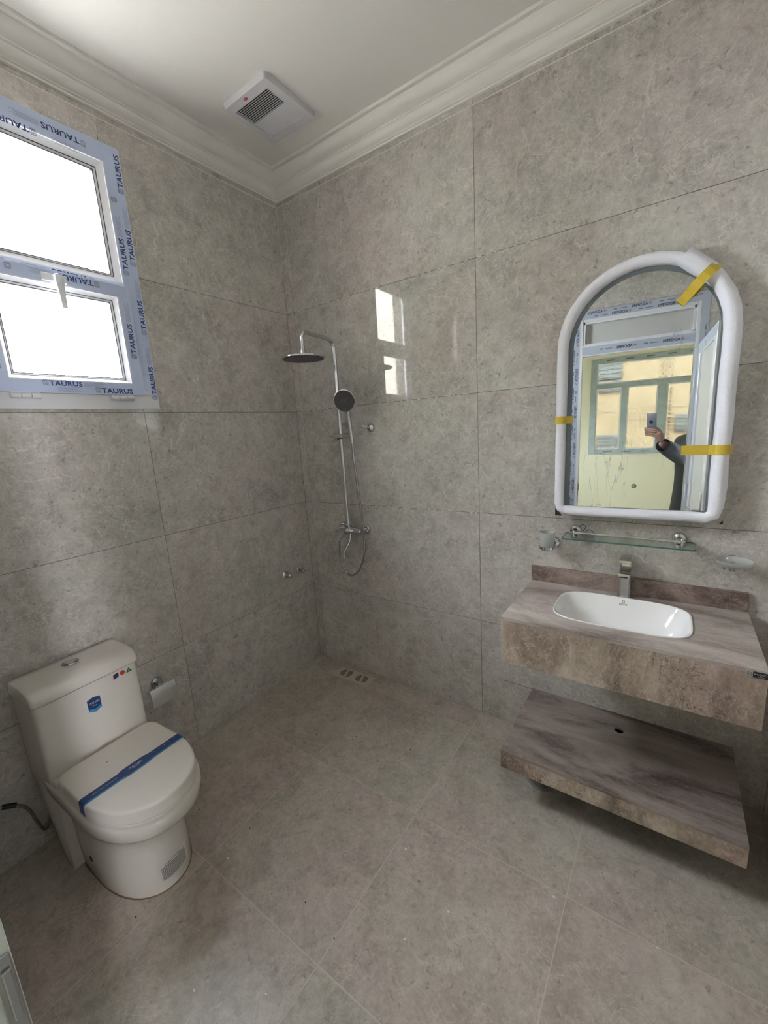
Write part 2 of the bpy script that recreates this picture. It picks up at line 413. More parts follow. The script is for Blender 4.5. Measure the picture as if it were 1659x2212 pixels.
# floor
fl = thing('floor', None, None, (0, 0, 0), kind='structure')
obj('floor_bed', MB().box((-0.01, -2.12, -0.12), (XR+0.01, 0.01, -0.0004)), M_GROUTF, fl, sm=False)
fx = [0, 0.046, 0.650, 1.254, 1.857, XR]; fy = [0, -0.143, -0.747, -1.3515, -1.955, -2.10]
DR = (0.236, -0.135, 0.530, -0.032)         # shower drain cut-out
D2 = (1.60, -0.47, 1.72, -0.30)
for i in range(5):
    for j in range(5):
        g_ = 0.0016; r = (fx[i]+g_, fy[j+1]+g_, fx[i+1]-g_, fy[j]-g_)
        rs = [q for a in sub_hole(r, DR) for q in [a]]
        mb = MB()
        for q in rs: mb.box((q[0], q[1], -0.01), (q[2], q[3], 0.0))
        if rs: obj('floor_tile', mb, M_FLOOR, fl, sm=False)
# back wall (y = 0): shower and vanity
wb_ = thing('wall_back', None, None, (0, 0, 0), kind='structure')
obj('grout_bed', MB().box((-0.2, 0.0015, -0.1), (XR+0.2, 0.2, 3.3)), M_GROUT, wb_, sm=False)
bx = [0, 0.06, 1.26, XR]
for i in range(3):
    for j in range(6):
        obj('wall_tile', MB().box((bx[i]+G, 0, ZL[j]+G), (bx[i+1]-G, 0.009, ZL[j+1]-G)), M_TILE, wb_, sm=False)
obj('grout_line', MB().box((0, -0.0006, 2.9662), (XR, 0.001, 2.9698)).box((0.0588, -0.0004, 2.55), (0.0612, 0.001, 3.0)), M_GROUTL, wb_, sm=False)
mb = MB()
for lv, x0, x1 in ((2.368, 0.08, 0.7), (2.368, 0.95, 1.5), (1.768, 0.05, 0.5), (1.768, 0.62, 1.2), (1.168, 0.6, 1.25), (2.968, 0.1, 0.8)):
    x = x0
    while x < x1:
        w = random.uniform(0.004, 0.022); mb.box((x, -0.0006, lv-0.0013), (x+w, 0.001, lv+0.0013)); x += w + random.uniform(0.006, 0.06)
obj('grout_crumbs', mb, M_GROUTL, wb_, sm=False, kind='stuff')
obj('cut_line', MB().box((1.375, -0.0005, 0.2448), (1.56, 0.001, 0.2465)), M_DARK, wb_, sm=False)
# left wall (x = 0) with the window
wl = thing('wall_left', None, None, (0, 0, 0), kind='structure')
WY0, WY1, WZ0, WZ1 = -1.572, -0.906, 1.782, 2.872      # frame outer
HO = (WY0+0.008, WZ0+0.008, WY1-0.008, WZ1-0.008)
mb = MB()
for q in sub_hole((-2.15, -0.1, 0.2, 3.3), HO): mb.box((-0.2, q[0], q[1]), (-0.0015, q[2], q[3]))
obj('grout_bed', mb, M_GROUT, wl, sm=False)
ly = [0, -0.9776, YF]
for i in range(2):
    for j in range(6):
        r = (ly[i+1]+G, ZL[j]+G, ly[i]-G, ZL[j+1]-G)
        mb = MB()
        for q in sub_hole(r, HO): mb.box((-0.009, q[0], q[1]), (0, q[2], q[3]))
        obj('wall_tile', mb, M_TILE, wl, sm=False)
obj('grout_line', MB().box((-0.001, YF, 2.9662), (0.0006, 0, 2.9698)).box((-0.001, -0.9788, 2.9), (0.0004, -0.9764, 3.0)).box((0.0, -0.0012, 2.62), (0.0012, 0.0, 3.0)), M_GROUTL, wl, sm=False)
obj('plaster_fleck', MB().box((0, -0.702, 1.922), (0.001, -0.697, 1.930)).box((0, -0.680, 1.928), (0.001, -0.677, 1.952)), M_GROUTL, wl, sm=False)
# right wall (x = XR)
wr = thing('wall_right', None, None, (XR, 0, 0), kind='structure')
obj('grout_bed', MB().box((XR+0.0015, -2.15, -0.1), (XR+0.2, 0.2, 3.3)), M_GROUT, wr, sm=False)
for a, b in ((0, -1.2), (-1.2, YF)):
    for j in range(6):
        obj('wall_tile', MB().box((XR, b+G, ZL[j]+G), (XR+0.009, a-G, ZL[j+1]-G)), M_TILE, wr, sm=False)
# front wall with the doorway
DX0, DX1, DZ = 1.487, 2.378, 2.515
wf = thing('wall_front', None, None, (0, YF, 0), kind='structure')
mb = MB()
for q in sub_hole((-0.2, -0.1, XR+2.2, 3.3), (DX0, 0, DX1, DZ)): mb.box((q[0], -2.10, q[1]), (q[2], YF-0.0015, q[3]))
obj('wall_core', mb, M_CREAM, wf, sm=False)
for a, b in ((0, 1.2), (1.2, XR)):
    for j in range(6):
        mb = MB(); rs = sub_hole((a+G, ZL[j]+G, b-G, ZL[j+1]-G), (DX0, -1, DX1, DZ))
        for q in rs: mb.box((q[0], YF-0.009, q[1]), (q[2], YF, q[3]))
        if rs: obj('wall_tile', mb, M_TILE, wf, sm=False)
# ceiling and cornice
obj('ceiling', MB().box((-0.2, -2.15, ZC), (XR+0.2, 0.2, ZC+0.12)), M_CEIL, kind='structure', sm=False)
prof = [(0.0, 2.990), (0.013, 2.990), (0.014, 2.997), (0.011, 2.999), (0.019, 3.001), (0.021, 3.004)]
prof += [(0.022 + 0.024*math.sin(t*PI/2)**1.0*0.99, 3.006 + 0.034*(1-math.cos(t*PI/2))) for t in [k/6 for k in range(1, 7)]][:-1]
prof += [(0.045, 3.034), (0.049, 3.037), (0.052, 3.036), (0.053, 3.041), (0.050, 3.045)]
prof += [(0.052 + 0.044*math.sin(k/8*PI/2), 3.047 + 0.040*(1-math.cos(k/8*PI/2))) for k in range(1, 9)]
prof += [(0.098, 3.089), (0.103, 3.087), (0.117, 3.088), (0.118, ZC), (0.0, ZC)]
def cornice(name, a, b, inward, mit0, mit1):
    # run from a to b; mitred at both inner corners
    a = Vector(a); b = Vector(b); d = (b-a).normalized(); w = Vector(inward)
    r0 = [a + w*p + d*(p*mit0) + Vector((0, 0, z)) for p, z in prof]
    r1 = [b + w*p - d*(p*mit1) + Vector((0, 0, z)) for p, z in prof]
    obj(name, MB().loft([r0, r1]), M_PLASTER, kind='structure', ang=30)
cornice('trim_1', (0, YF, 0), (0, 0, 0), (1, 0, 0), 1, 1)
cornice('trim_2', (0, 0, 0), (XR, 0, 0), (0, -1, 0), 1, 1)
cornice('trim_3', (XR, 0, 0), (XR, YF, 0), (-1, 0, 0), 1, 1)
cornice('trim_4', (XR, YF, 0), (0, YF, 0), (0, 1, 0), 1, 1)

# ------------------------------------------------------------------ film print
def taurus_logo(mb, O, U, W, h):
    for k, (a, b, c, d) in enumerate(((0.0, 0.12, 0.86, 0.88), (0.16, 0.0, 0.70, 1.0), (0.30, 0.22, 0.56, 0.78))):
        mb.frame2(O, U, W, a*h, b*h, c*h, d*h, 0.055*h)
def film_run(ink, grey, O, U, W, L, h, start=0.0, word='TAURUS', period=0.29, clip_lo=0.0):
    U = Vector(U); W = Vector(W); O = Vector(O); x = start
    while x < L:
        if x >= clip_lo - 0.001:
            if x + h*1.1 < L: taurus_logo(grey, O + U*x, U, W, h*1.15)
            if x + h*1.2 + h*6.4 < L and x + h*1.2 > clip_lo: put_text(ink, word, O + U*(x+h*1.15), U, W, h, 1.2, 0.025, width=h*6.3)
        for k in range(5):
            x0 = x + h*7.8; x1 = x0 + h*(4.3 - 0.5*(k % 3))
            if x0 > clip_lo and x1 < L: grey.rect2(O, U, W, x0, h*(0.05 + 0.2*k), x1, h*(0.05 + 0.2*k) + h*0.045)
        x += period
# ------------------------------------------------------------------ window 1
w1 = thing('window_1', None, None, (0, -1.24, WZ0), kind='structure')
def ring_yz(mb, y0, z0, y1, z1, t, xa, xb, bev=0.003):
    # mitred picture-frame ring in the y-z plane
    for quad in (((y0,z0),(y1,z0),(y1-t,z0+t),(y0+t,z0+t)), ((y1,z0),(y1,z1),(y1-t,z1-t),(y1-t,z0+t)), ((y1,z1),(y0,z1),(y0+t,z1-t),(y1-t,z1-t)), ((y0,z1),(y0,z0),(y0+t,z0+t),(y0+t,z1-t))):
        mb.prism([(xb, y, z) for y, z in quad], (xa-xb, 0, 0))
def slope_yz(mb, y0, z0, y1, z1, t, x0, x1):
    # bevelled glazing bead: face slopes from x0 at the outside to x1 at the inside
    o = [(y0,z0),(y1,z0),(y1,z1),(y0,z1)]; i = [(y0+t,z0+t),(y1-t,z0+t),(y1-t,z1-t),(y0+t,z1-t)]
    for k in range(4):
        l = (k+1) % 4
        mb.add([(x0,)+o[k], (x0,)+o[l], (x1,)+i[l], (x1,)+i[k]], [(0,1,2,3)])
        mb.add([(x1,)+i[k], (x1,)+i[l], (x1-0.03,)+i[l], (x1-0.03,)+i[k]], [(0,1,2,3)])
ZM0, ZM1 = 2.255, 2.326       # transom bar of the frame
fr = MB(); ring_yz(fr, WY0, WZ0, WY1, WZ1, 0.074, -0.06, 0.012)
fr.box((-0.06, WY0+0.06, ZM0), (0.012, WY1-0.06, ZM1))
fobj = obj('window_frame', fr, M_UPVC, w1, sm=False)
bd = MB(); slope_yz(bd, WY0+0.072, ZM1-0.002, WY1-0.072, WZ1-0.072, 0.026, 0.008, -0.008)
slope_yz(bd, WY0+0.098, ZM1+0.024, WY1-0.098, WZ1-0.098, 0.010, -0.010, -0.016)
obj('glazing_bead', bd, M_UPVC, fobj, sm=False, label='white glazing bead around the upper pane')
gk = MB(); ring_yz(gk, WY0+0.097, ZM1+0.023, WY1-0.097, WZ1-0.097, 0.0022, -0.012, -0.0075); ring_yz(gk, WY0+0.107, ZM1+0.033, WY1-0.107, WZ1-0.107, 0.003, -0.03, -0.014)
obj('gasket', gk, M_GASKET, fobj, sm=False)
obj('glass_pane', MB().box((-0.030, WY0+0.10, ZM1+0.025), (-0.026, WY1-0.10, WZ1-0.10)), M_GLASS, w1, sm=False, label='upper window pane')
# opening sash below
SY0, SY1, SZ0, SZ1 = -1.506, -0.972, 1.842, 2.308
sh = MB(); ring_yz(sh, SY0, SZ0, SY1, SZ1, 0.052, -0.04, 0.030)
sash = obj('sash', sh, M_UPVC, w1, sm=False, label='bottom-hung opening sash of the lower pane')
bd = MB(); slope_yz(bd, SY0+0.050, SZ0+0.050, SY1-0.050, SZ1-0.050, 0.016, 0.028, 0.012)
slope_yz(bd, SY0+0.066, SZ0+0.066, SY1-0.066, SZ1-0.066, 0.008, 0.010, 0.004)
obj('glazing_bead', bd, M_UPVC, sash, sm=False)
gk = MB(); ring_yz(gk, SY0+0.065, SZ0+0.065, SY1-0.065, SZ1-0.065, 0.0022, 0.008, 0.0125); ring_yz(gk, SY0+0.073, SZ0+0.073, SY1-0.073, SZ1-0.073, 0.003, -0.01, 0.005)
obj('gasket', gk, M_GASKET, sash, sm=False)
obj('glass_pane', MB().box((-0.012, SY0+0.07, SZ0+0.07), (-0.008, SY1-0.07, SZ1-0.07)), M_GLASS, sash, sm=False, label='lower window pane')
# protective film bands (thin shells just proud of the frame)
def band(mb, quad, x, t=0.0012): mb.prism([(x, y, z) for y, z in quad], (t, 0, 0))
fi = MB()
e = 0.002; t = 0.072
band(fi, ((WY1-e,WZ0+0.045),(WY1-e,WZ1-e),(WY1-t,WZ1-t),(WY1-t,WZ0+0.10)), 0.012)
band(fi, ((WY1-e,WZ1-e),(WY0+e,WZ1-e),(WY0+t,WZ1-t),(WY1-t,WZ1-t)), 0.012)
band(fi, ((WY0+e,WZ1-e),(WY0+e,WZ0+0.045),(WY0+t,WZ0+0.10),(WY0+t,WZ1-t)), 0.012)
band(fi, ((WY0+t,ZM0+0.03),(WY1-t,ZM0+0.03),(WY1-t,ZM1-0.004),(WY0+t,ZM1-0.004)), 0.012)
# wider film face that carries the inner text column
obj('protective_film', fi, M_FILM, w1, sm=False, label='pale blue printed film on the window frame')
fs_ = MB(); t = 0.048
for quad in (((SY0+e,SZ0+e),(SY1-e,SZ0+e),(SY1-t,SZ0+t),(SY0+t,SZ0+t)), ((SY1-e,SZ0+e),(SY1-e,SZ1-e),(SY1-t,SZ1-t),(SY1-t,SZ0+t)), ((SY1-e,SZ1-e),(SY0+e,SZ1-e),(SY0+t,SZ1-t),(SY1-t,SZ1-t)), ((SY0+e,SZ1-e),(SY0+e,SZ0+e),(SY0+t,SZ0+t),(SY0+t,SZ1-t))):
    band(fs_, quad, 0.030)
obj('protective_film', fs_, M_FILM, sash, sm=False, label='pale blue printed film on the sash')
ink = MB(); gry = MB(); xf = 0.0140
# right jamb, reading upwards, two columns
film_run(ink, gry, (xf, WY1-0.006, WZ0+0.045), (0,0,1), (0,-1,0), 1.03, 0.020, 0.0)
film_run(ink, gry, (xf, WY1-0.042, WZ0+0.56), (0,0,1), (0,-1,0), 0.46, 0.020, 0.02)
# head, upside down
film_run(ink, gry, (xf, WY1-0.05, WZ1-0.028), (0,-1,0), (0,0,-1), 0.60, 0.020, 0.08)
film_run(ink, gry, (xf, WY1-0.08, WZ1-0.066), (0,-1,0), (0,0,-1), 0.50, 0.020, -0.07)
# left jamb
film_run(ink, gry, (xf, WY0+0.030, WZ0+0.1), (0,0,1), (0,-1,0), 0.95, 0.021, 0.05)
# transom bar, upside down
film_run(ink, gry, (xf, WY1-0.10, ZM1-0.008), (0,-1,0), (0,0,-1), 0.50, 0.020, 0.09)
obj('film_lettering', ink, M_INK, w1, sm=False, label='blue TAURUS lettering printed on the frame film')
obj('film_marks', gry, M_INKG, w1, sm=False, label='grey logo and fine print on the frame film')
ink = MB(); gry = MB(); xf = 0.0320
film_run(ink, gry, (xf, SY1-0.012, SZ0+0.03), (0,0,1), (0,-1,0), 0.42, 0.020, 0.13, period=0.32)
film_run(ink, gry, (xf, SY1-0.06, SZ1-0.008), (0,-1,0), (0,0,-1), 0.42, 0.020, 0.055)
film_run(ink, gry, (xf, SY0+0.05, SZ0+0.006), (0,1,0), (0,0,1), 0.46, 0.020, -0.01)
film_run(ink, gry, (xf, SY0+0.13, SZ0+0.029), (0,1,0), (0,0,1), 0.30, 0.018, 0.02)
film_run(ink, gry, (xf, SY0+0.036, SZ0+0.05), (0,0,1), (0,-1,0), 0.36, 0.020, 0.03)
obj('film_lettering', ink, M_INK, sash, sm=False)
obj('film_marks', gry, M_INKG, sash, sm=False)
# handle and hinges
h = MB().box((0.030, -1.292, 2.262), (0.040, -1.208, 2.292), 0.0045, 3); hb = obj('window_handle', h, M_UPVC, sash)
lv = MB().lathe([(0.016, 0), (0.016, 0.011), (0.013, 0.018)], (0.040, -1.240, 2.277), (1,0,0), 18)
lv.loft([[(0.052, -1.240-w, z), (0.052, -1.240+w, z), (0.062, -1.240+w, z), (0.062, -1.240-w, z)] for z, w in ((2.285, 0.013), (2.262, 0.014), (2.225, 0.011), (2.165, 0.009))])
obj('handle_lever', lv, M_UPVC, sash)
for yc in (-1.415, -1.072):
    hm = MB()
    for a, b in ((-0.046, -0.017), (-0.014, 0.014), (0.017, 0.046)): hm.cyl((0.024, yc+a, 1.830), (0.024, yc+b, 1.830), 0.0105, 14)
    hm.box((0.012, yc-0.044, 1.828), (0.026, yc+0.044, 1.842))
    obj('hinge', hm, M_UPVC, w1)

# ------------------------------------------------------------------ doorway (door_1), behind the camera, seen in the mirror
d1 = thing('door_1', None, None, (1.93, YF-0.04, 0), kind='structure')
YA, YB = YF-0.0045, YF-0.066
JX0, JX1 = 1.565, 2.302
fr = MB(); fr.box((DX0, YB, 0), (JX0, YA, DZ), 0.002, 1); fr.box((JX1, YB, 0), (DX1, YA, DZ), 0.002, 1); fr.box((JX0, YB, DZ-0.085), (JX1, YA, DZ), 0.002, 1)
fr.box((JX0, YB, 2.168), (JX1, YA, 2.252), 0.002, 1)
dfr = obj('door_frame', fr, M_UPVC, d1, sm=False)
ff = MB(); ff.box((DX0+0.003, YA, 0.01), (JX0-0.022, YA+0.0012, DZ-0.003)); ff.box((JX1+0.022, YA, 0.01), (DX1-0.003, YA+0.0012, DZ-0.003))
ff.box((JX0-0.022, YA, DZ-0.066), (JX1+0.022, YA+0.0012, DZ-0.003)); ff.box((JX0, YA, 2.176), (JX1, YA+0.0012, 2.240))
obj('protective_film', ff, M_FILMG, dfr, sm=False)
ff = MB(); ff.box((JX0, YB+0.01, 0.01), (JX0+0.0012, YA-0.0005, 2.16)); ff.box((JX1-0.0012, YB+0.01, 0.01), (JX1, YA-0.0005, 2.16))
obj('protective_film', ff, plain('greenish_film', rgb(136, 141, 130), 0.3, var=0.25, vscale=14), dfr, sm=False)
ink = MB(); gry = MB(); red = MB(); yy = YA+0.0020
def adopen_run(O, U, W, L, hh, start, period=0.30):
    O = Vector(O); U = Vector(U); W = Vector(W); x = start
    while x + 0.12 < L:
        w = put_text(ink, 'ADOPEN', O+U*(x+0.03), U, W, hh, 1.1, 0.02, width=hh*5.2)
        for a, b in ((0.0, 0.35), (0.65, 0.35), (0.33, 0.0), (0.33, 0.7)): red.rect2(O, U, W, x+0.004+a*hh, b*hh, x+0.004+a*hh+hh*0.3, b*hh+hh*0.3)
        if x + 0.25 < L:
            gry.rect2(O, U, W, x+0.165, hh*0.3, x+0.215, hh*0.6); gry.rect2(O, U, W, x+0.23, hh*0.25, x+0.255, hh*0.75)
        x += period
adopen_run((DX1-0.02, yy, DZ-0.030), (-1,0,0), (0,0,1), 0.83, 0.020, 0.03)
adopen_run((DX1-0.02, yy, DZ-0.058), (-1,0,0), (0,0,1), 0.83, 0.020, 0.16)
adopen_run((JX1-0.01, yy, 2.200), (-1,0,0), (0,0,1), 0.72, 0.020, 0.05)
adopen_run((DX0+0.030, yy, 0.10), (0,0,1), (1,0,0), 2.3, 0.019, 0.05)
adopen_run((DX0+0.006, yy, 0.25), (0,0,1), (1,0,0), 2.1, 0.019, 0.05)
adopen_run((DX1-0.010, yy, 0.10), (0,0,1), (-1,0,0), 2.3, 0.019, 0.12)
obj('film_lettering', ink, M_INK2, dfr, sm=False); obj('film_marks', gry, M_INKG, dfr, sm=False); obj('film_cross_marks', red, M_INKR, dfr, sm=False)
tb = MB(); tb.box((JX0, YF-0.03, 2.252), (JX0+0.016, YF-0.008, DZ-0.085)); tb.box((JX1-0.016, YF-0.03, 2.252), (JX1, YF-0.008, DZ-0.085)); tb.box((JX0, YF-0.03, DZ-0.101), (JX1, YF-0.008, DZ-0.085)); tb.box((JX0, YF-0.03, 2.252), (JX1, YF-0.008, 2.262))
obj('glazing_bead', tb, M_UPVC, dfr, sm=False)
obj('transom_panel', MB().box((JX0+0.002, YF-0.036, 2.254), (JX1-0.002, YF-0.031, DZ-0.087)), M_FROST, d1, sm=False, label='frosted panel above the doorway')
# strike plate and fixings on the left jamb
sp = MB().box((JX0+0.0012, YF-0.020, 1.030), (JX0+0.004, YF-0.006, 1.150), 0.001, 1); sp.box((JX0+0.0040, YF-0.015, 1.075), (JX0+0.0075, YF-0.008, 1.135), 0.001, 1)
obj('strike_plate', sp, M_STEEL, dfr, label='steel strike plate')
sl = MB()
for z, y, a in ((1.015, YF-0.026, 0.012), (0.990, YF-0.016, 0.010), (0.985, YF-0.040, 0.008), (1.165, YF-0.022, 0.006)): sl.box((JX0+0.0012, y-0.0035, z-a), (JX0+0.002, y+0.0035, z+a))
obj('fixing_slot', sl, M_DARK, dfr, sm=False)
# door leaf, swung open against the right wall
lf = MB(); LX0, LX1, LY0, LY1 = 2.325, 2.372, YF+0.012, YF+0.745
for a, b in (((LX0, LY0, 0.012), (LX1, LY0+0.085, 2.155)), ((LX0, LY1-0.085, 0.012), (LX1, LY1, 2.155)), ((LX0, LY0+0.085, 2.075), (LX1, LY1-0.085, 2.155)), ((LX0, LY0+0.085, 0.012), (LX1, LY1-0.085, 0.12))): lf.box(a, b, 0.003, 1)
dl = obj('door_leaf', lf, M_UPVC, d1, sm=False)
obj('door_panel', MB().box((LX0+0.014, LY0+0.08, 0.11), (LX0+0.032, LY1-0.08, 2.08)), M_FROST, dl, sm=False)
obj('protective_film', MB().box((LX0-0.0012, LY0+0.004, 2.084), (LX0, LY1-0.004, 2.150)).box((LX0-0.0012, LY0+0.004, 0.02), (LX0, LY0+0.060, 2.08)), M_FILMG, dl, sm=False)
for z in (0.3, 1.1, 1.9): obj('hinge', MB().cyl((2.314, YF+0.016, z-0.045), (2.314, YF+0.016, z+0.045), 0.008, 12), M_UPVC, dl)
hm = MB().box((LX0-0.008, LY1-0.062, 0.93), (LX0-0.0002, LY1-0.030, 1.16), 0.003, 2); hm.tube([(LX0-0.008, LY1-0.046, 1.05), (LX0-0.045, LY1-0.046, 1.05), (LX0-0.052, LY1-0.060, 1.05), (LX0-0.052, LY1-0.160, 1.05)], 0.009, 10)
obj('door_handle', hm, M_CHROME, dl)

# ------------------------------------------------------------------ adjoining room
RX0, RX1, RY = 0.30, 4.20, -5.30
obj('floor_adjoining_room', MB().box((RX0-0.2, RY-0.2, -0.12), (RX1+0.2, -2.102, 0)), M_FLOOR, kind='structure', sm=False)
obj('ceiling_adjoining_room', MB().box((RX0-0.2, RY-0.2, 3.10), (RX1+0.2, -2.10, 3.22)), M_CEIL, kind='structure', sm=False)
mb = MB()
for q in sub_hole((RY, 0, -2.10, 3.1), (-4.51, 0.95, -4.29, 1.95)): mb.box((RX0-0.15, q[0], q[1]), (RX0, q[2], q[3]))  # unseen opening, added to brighten the far wall and room
obj('wall_adjoining_left', mb, M_CREAM, kind='structure', sm=False)
mb = MB()
for q in sub_hole((RY, 0, -2.10, 3.1), (-2.93, 0.9, -2.67, 2.3)): mb.box((RX1, q[0], q[1]), (RX1+0.15, q[2], q[3]))  # unseen opening, added to let fill light through the doorway
obj('wall_adjoining_right', mb, M_CREAM, kind='structure', sm=False)
W2 = (1.400, 1.235, 2.760, 2.640)
mb = MB()
for q in [r for a in sub_hole((RX0, 0, RX1, 3.1), (W2[0]+0.01, W2[1]+0.01, W2[2]-0.01, W2[3]-0.01)) for r in [a]]: mb.box((q[0], RY-0.15, q[1]), (q[2], RY, q[3]))
obj('wall_adjoining_far', mb, M_CREAM, kind='structure', sm=False)
w2 = thing('window_2', None, None, (2.08, RY, W2[1]), kind='structure')
fr = MB(); ya, yb = RY+0.015, RY-0.05
for a, b in (((W2[0], W2[1]), (W2[0]+0.085, W2[3])), ((W2[2]-0.085, W2[1]), (W2[2], W2[3])), ((W2[0]+0.085, W2[3]-0.075), (W2[2]-0.085, W2[3])), ((W2[0]+0.085, W2[1]), (W2[2]-0.085, W2[1]+0.075)), ((W2[0]+0.085, 2.205), (W2[2]-0.085, 2.275)), ((1.812, W2[1]+0.075), (1.892, 2.205)), ((2.262, W2[1]+0.075), (2.372, 2.205))): fr.box((a[0], yb, a[1]), (b[0], ya, b[1]), 0.003, 1)
f2 = obj('window_frame', fr, M_FILMT, w2, sm=False, label='teal-grey filmed frame of the far window')
bd = MB()
for x0, z0, x1, z1 in ((1.485, 2.275, 2.675, 2.565), (1.485, 1.31, 1.812, 2.205), (1.892, 1.31, 2.262, 2.205), (2.372, 1.31, 2.675, 2.205)):
    for a, b in (((x0, z0), (x0+0.014, z1)), ((x1-0.014, z0), (x1, z1)), ((x0+0.014, z0), (x1-0.014, z0+0.014)), ((x0+0.014, z1-0.014), (x1-0.014, z1))): bd.box((a[0], RY-0.02, a[1]), (b[0], RY+0.004, b[1]))
    obj('glass_pane', MB().box((x0, RY-0.026, z0), (x1, RY-0.022, z1)), M_TINT, w2, sm=False)
obj('glazing_bead', bd, M_UPVC, f2, sm=False)
gry = MB()
for k in range(5):
    gry.rect2((W2[0]+0.2+k*0.25, ya+0.001, W2[3]-0.045), (1,0,0), (0,0,1), 0, 0, 0.10, 0.018); gry.rect2((W2[0]+0.2+k*0.25, ya+0.001, W2[1]+0.03), (1,0,0), (0,0,1), 0, 0, 0.12, 0.012)
obj('film_marks', gry, M_GREYT, f2, sm=False)

# ------------------------------------------------------------------ outside
obj('ground', MB().box((-40, -40, -0.6), (40, 40, -0.13)), M_GROUND, kind='structure', sm=False)
b2 = thing('neighbouring_building', 'sand-coloured building seen through the far window in the mirror', 'building', (3, -10, -0.13))
obj('wall', MB().box((-2, -14, -0.13), (9.5, -9.5, 7.5)), M_FACADE, b2, sm=False)
for x0, z0, x1, z1 in ((1.255, 2.79, 1.750, 3.20), (1.27, 2.50, 1.755, 2.75), (1.295, 1.14, 1.745, 1.515), (2.83, 1.53, 3.12, 1.905)):
    f = obj('shutter', MB().box((x0, -9.5, z0), (x1, -9.44, z1), 0.006, 1), M_ACGREY, b2, sm=False)
    mb = MB()
    for k in range(4): mb.box((x0+0.02, -9.44, z0+0.03+k*(z1-z0-0.04)/4), (x1-0.02, -9.435, z0+0.038+k*(z1-z0-0.04)/4))
    obj('shutter_rib', mb, M_GREYT, f, sm=False)
def holes(x0, x1, z0, z1, nx, nz, name):
    mb = MB()
    for i in range(nx):
        for j in range(nz):
            if (i+j) % 2 == 0 or nx == 1:
                cx = x0 + (i+.5)*(x1-x0)/nx; cz = z0 + (j+.5)*(z1-z0)/nz; rx = 0.42*(x1-x0)/nx*(1.0 if nx > 1 else .9); rz = 0.30*(z1-z0)/nz
                mb.prism([(cx-rx, -9.502, cz), (cx, -9.502, cz-rz), (cx+rx, -9.502, cz), (cx, -9.502, cz+rz)], (0, 0.012, 0))
    obj(name, mb, M_CABLE, b2, sm=False, kind='stuff')
holes(2.46, 2.74, 2.60, 3.20, 5, 10, 'lattice_block')
holes(2.68, 2.75, 1.25, 2.52, 1, 14, 'vent_block')
for z0, z1, x0, x1, sag in ((2.1, 1.95, 1.2, 2.4, 0.05), (1.85, 1.80, 1.9, 3.3, 0.03), (2.25, 2.05, 1.7, 3.2, 0.06), (1.75, 1.6, 2.5, 3.4, 0.04), (1.62, 1.5, 2.6, 3.4, 0.03)):
    pts = [(x0+(x1-x0)*k/12, -9.40, z0+(z1-z0)*k/12 - sag*math.sin(PI*k/12)) for k in range(13)]
    obj('cable', MB().tube(pts, 0.006, 6), M_CABLE, b2)
b1 = thing('neighbouring_house', 'sunlit cream house reflected in the glossy shower wall tiles', 'building', (-8, -12, -0.13))
obj('wall', MB().box((-14, -24, -0.13), (-5.2, -9.3, 9)), M_HOUSE, b1, sm=False)
mb = MB()
for z in (2.4, 5.2): mb.box((-5.2, -23, z), (-5.05, -9.6, z+0.12))
obj('ledge', mb, M_HOUSE, b1, sm=False)

# ================================================================== THINGS
def superell(cx, cy, a, b, n, k, z=0.0):
    out = []
    for i in range(k):
        t = 2*PI*i/k; c, s_ = math.cos(t), math.sin(t)
        out.append(Vector((cx + a*math.copysign(abs(c)**(2/n), c), cy + b*math.copysign(abs(s_)**(2/n), s_), z)))
    return out
# ------------------------------------------------------------------ toilet (built facing +x in its own frame)
TR = math.radians(2.6)
to = thing('toilet', 'white one-piece toilet under the window with blue paper band on lid', 'toilet', (0.006, -1.487, 0), TR)
def dring(xb, xf, hw, z, front=None, n=44, pb=0.28, yo=0.0):
    a = front if front else min(hw*1.25, (xf-xb)*0.6); cx = xf - a; out = []
    for i in range(n):
        t = 2*PI*i/n; c, s_ = math.cos(t), math.sin(t)
        if c >= 0: out.append(Vector((cx + a*c**0.92, yo + hw*math.copysign(abs(s_)**0.92, s_), z)))
        else: out.append(Vector((cx - (cx-xb)*abs(c)**pb, yo + hw*math.copysign(abs(s_)**pb if abs(c) > 0.25 else abs(s_)**0.92, s_), z)))
    return out
# pedestal and bowl
rings = [dring(0.20, 0.625, 0.145, 0.0, 0.26), dring(0.20, 0.628, 0.148, 0.012, 0.26), dring(0.19, 0.618, 0.150, 0.10, 0.25), dring(0.17, 0.615, 0.150, 0.18, 0.25), dring(0.14, 0.625, 0.154, 0.235, 0.25),
         dring(0.11, 0.650, 0.162, 0.275, 0.26), dring(0.09, 0.688, 0.174, 0.305, 0.27), dring(0.08, 0.722, 0.182, 0.325, 0.28), dring(0.07, 0.737, 0.187, 0.342, 0.28), dring(0.07, 0.741, 0.189, 0.370, 0.28), dring(0.07, 0.739, 0.188, 0.386, 0.28), dring(0.07, 0.734, 0.185, 0.391, 0.28)]
obj('bowl', MB().loft(rings), M_CERAM, to, local=True, ang=60)
# trapway block at the back, full width
side = [(0.0, 0.415), (0.245, 0.415), (0.243, 0.30), (0.232, 0.16), (0.222, 0.0), (0.185, 0.0), (0.13, 0.14), (0.055, 0.27), (0.0, 0.36)]
bm = MB(); bm.loft([[Vector((x, y, z)) for x, z in [(0.12+(x-0.12)*k, 0.2+(z-0.2)*k) if k != 1 else (x, z) for x, z in side]] for y, k in ((-0.180, 0.95), (-0.176, 1), (0.176, 1), (0.180, 0.95))])
obj('trapway_cover', bm, M_CERAM, to, local=True, ang=40)
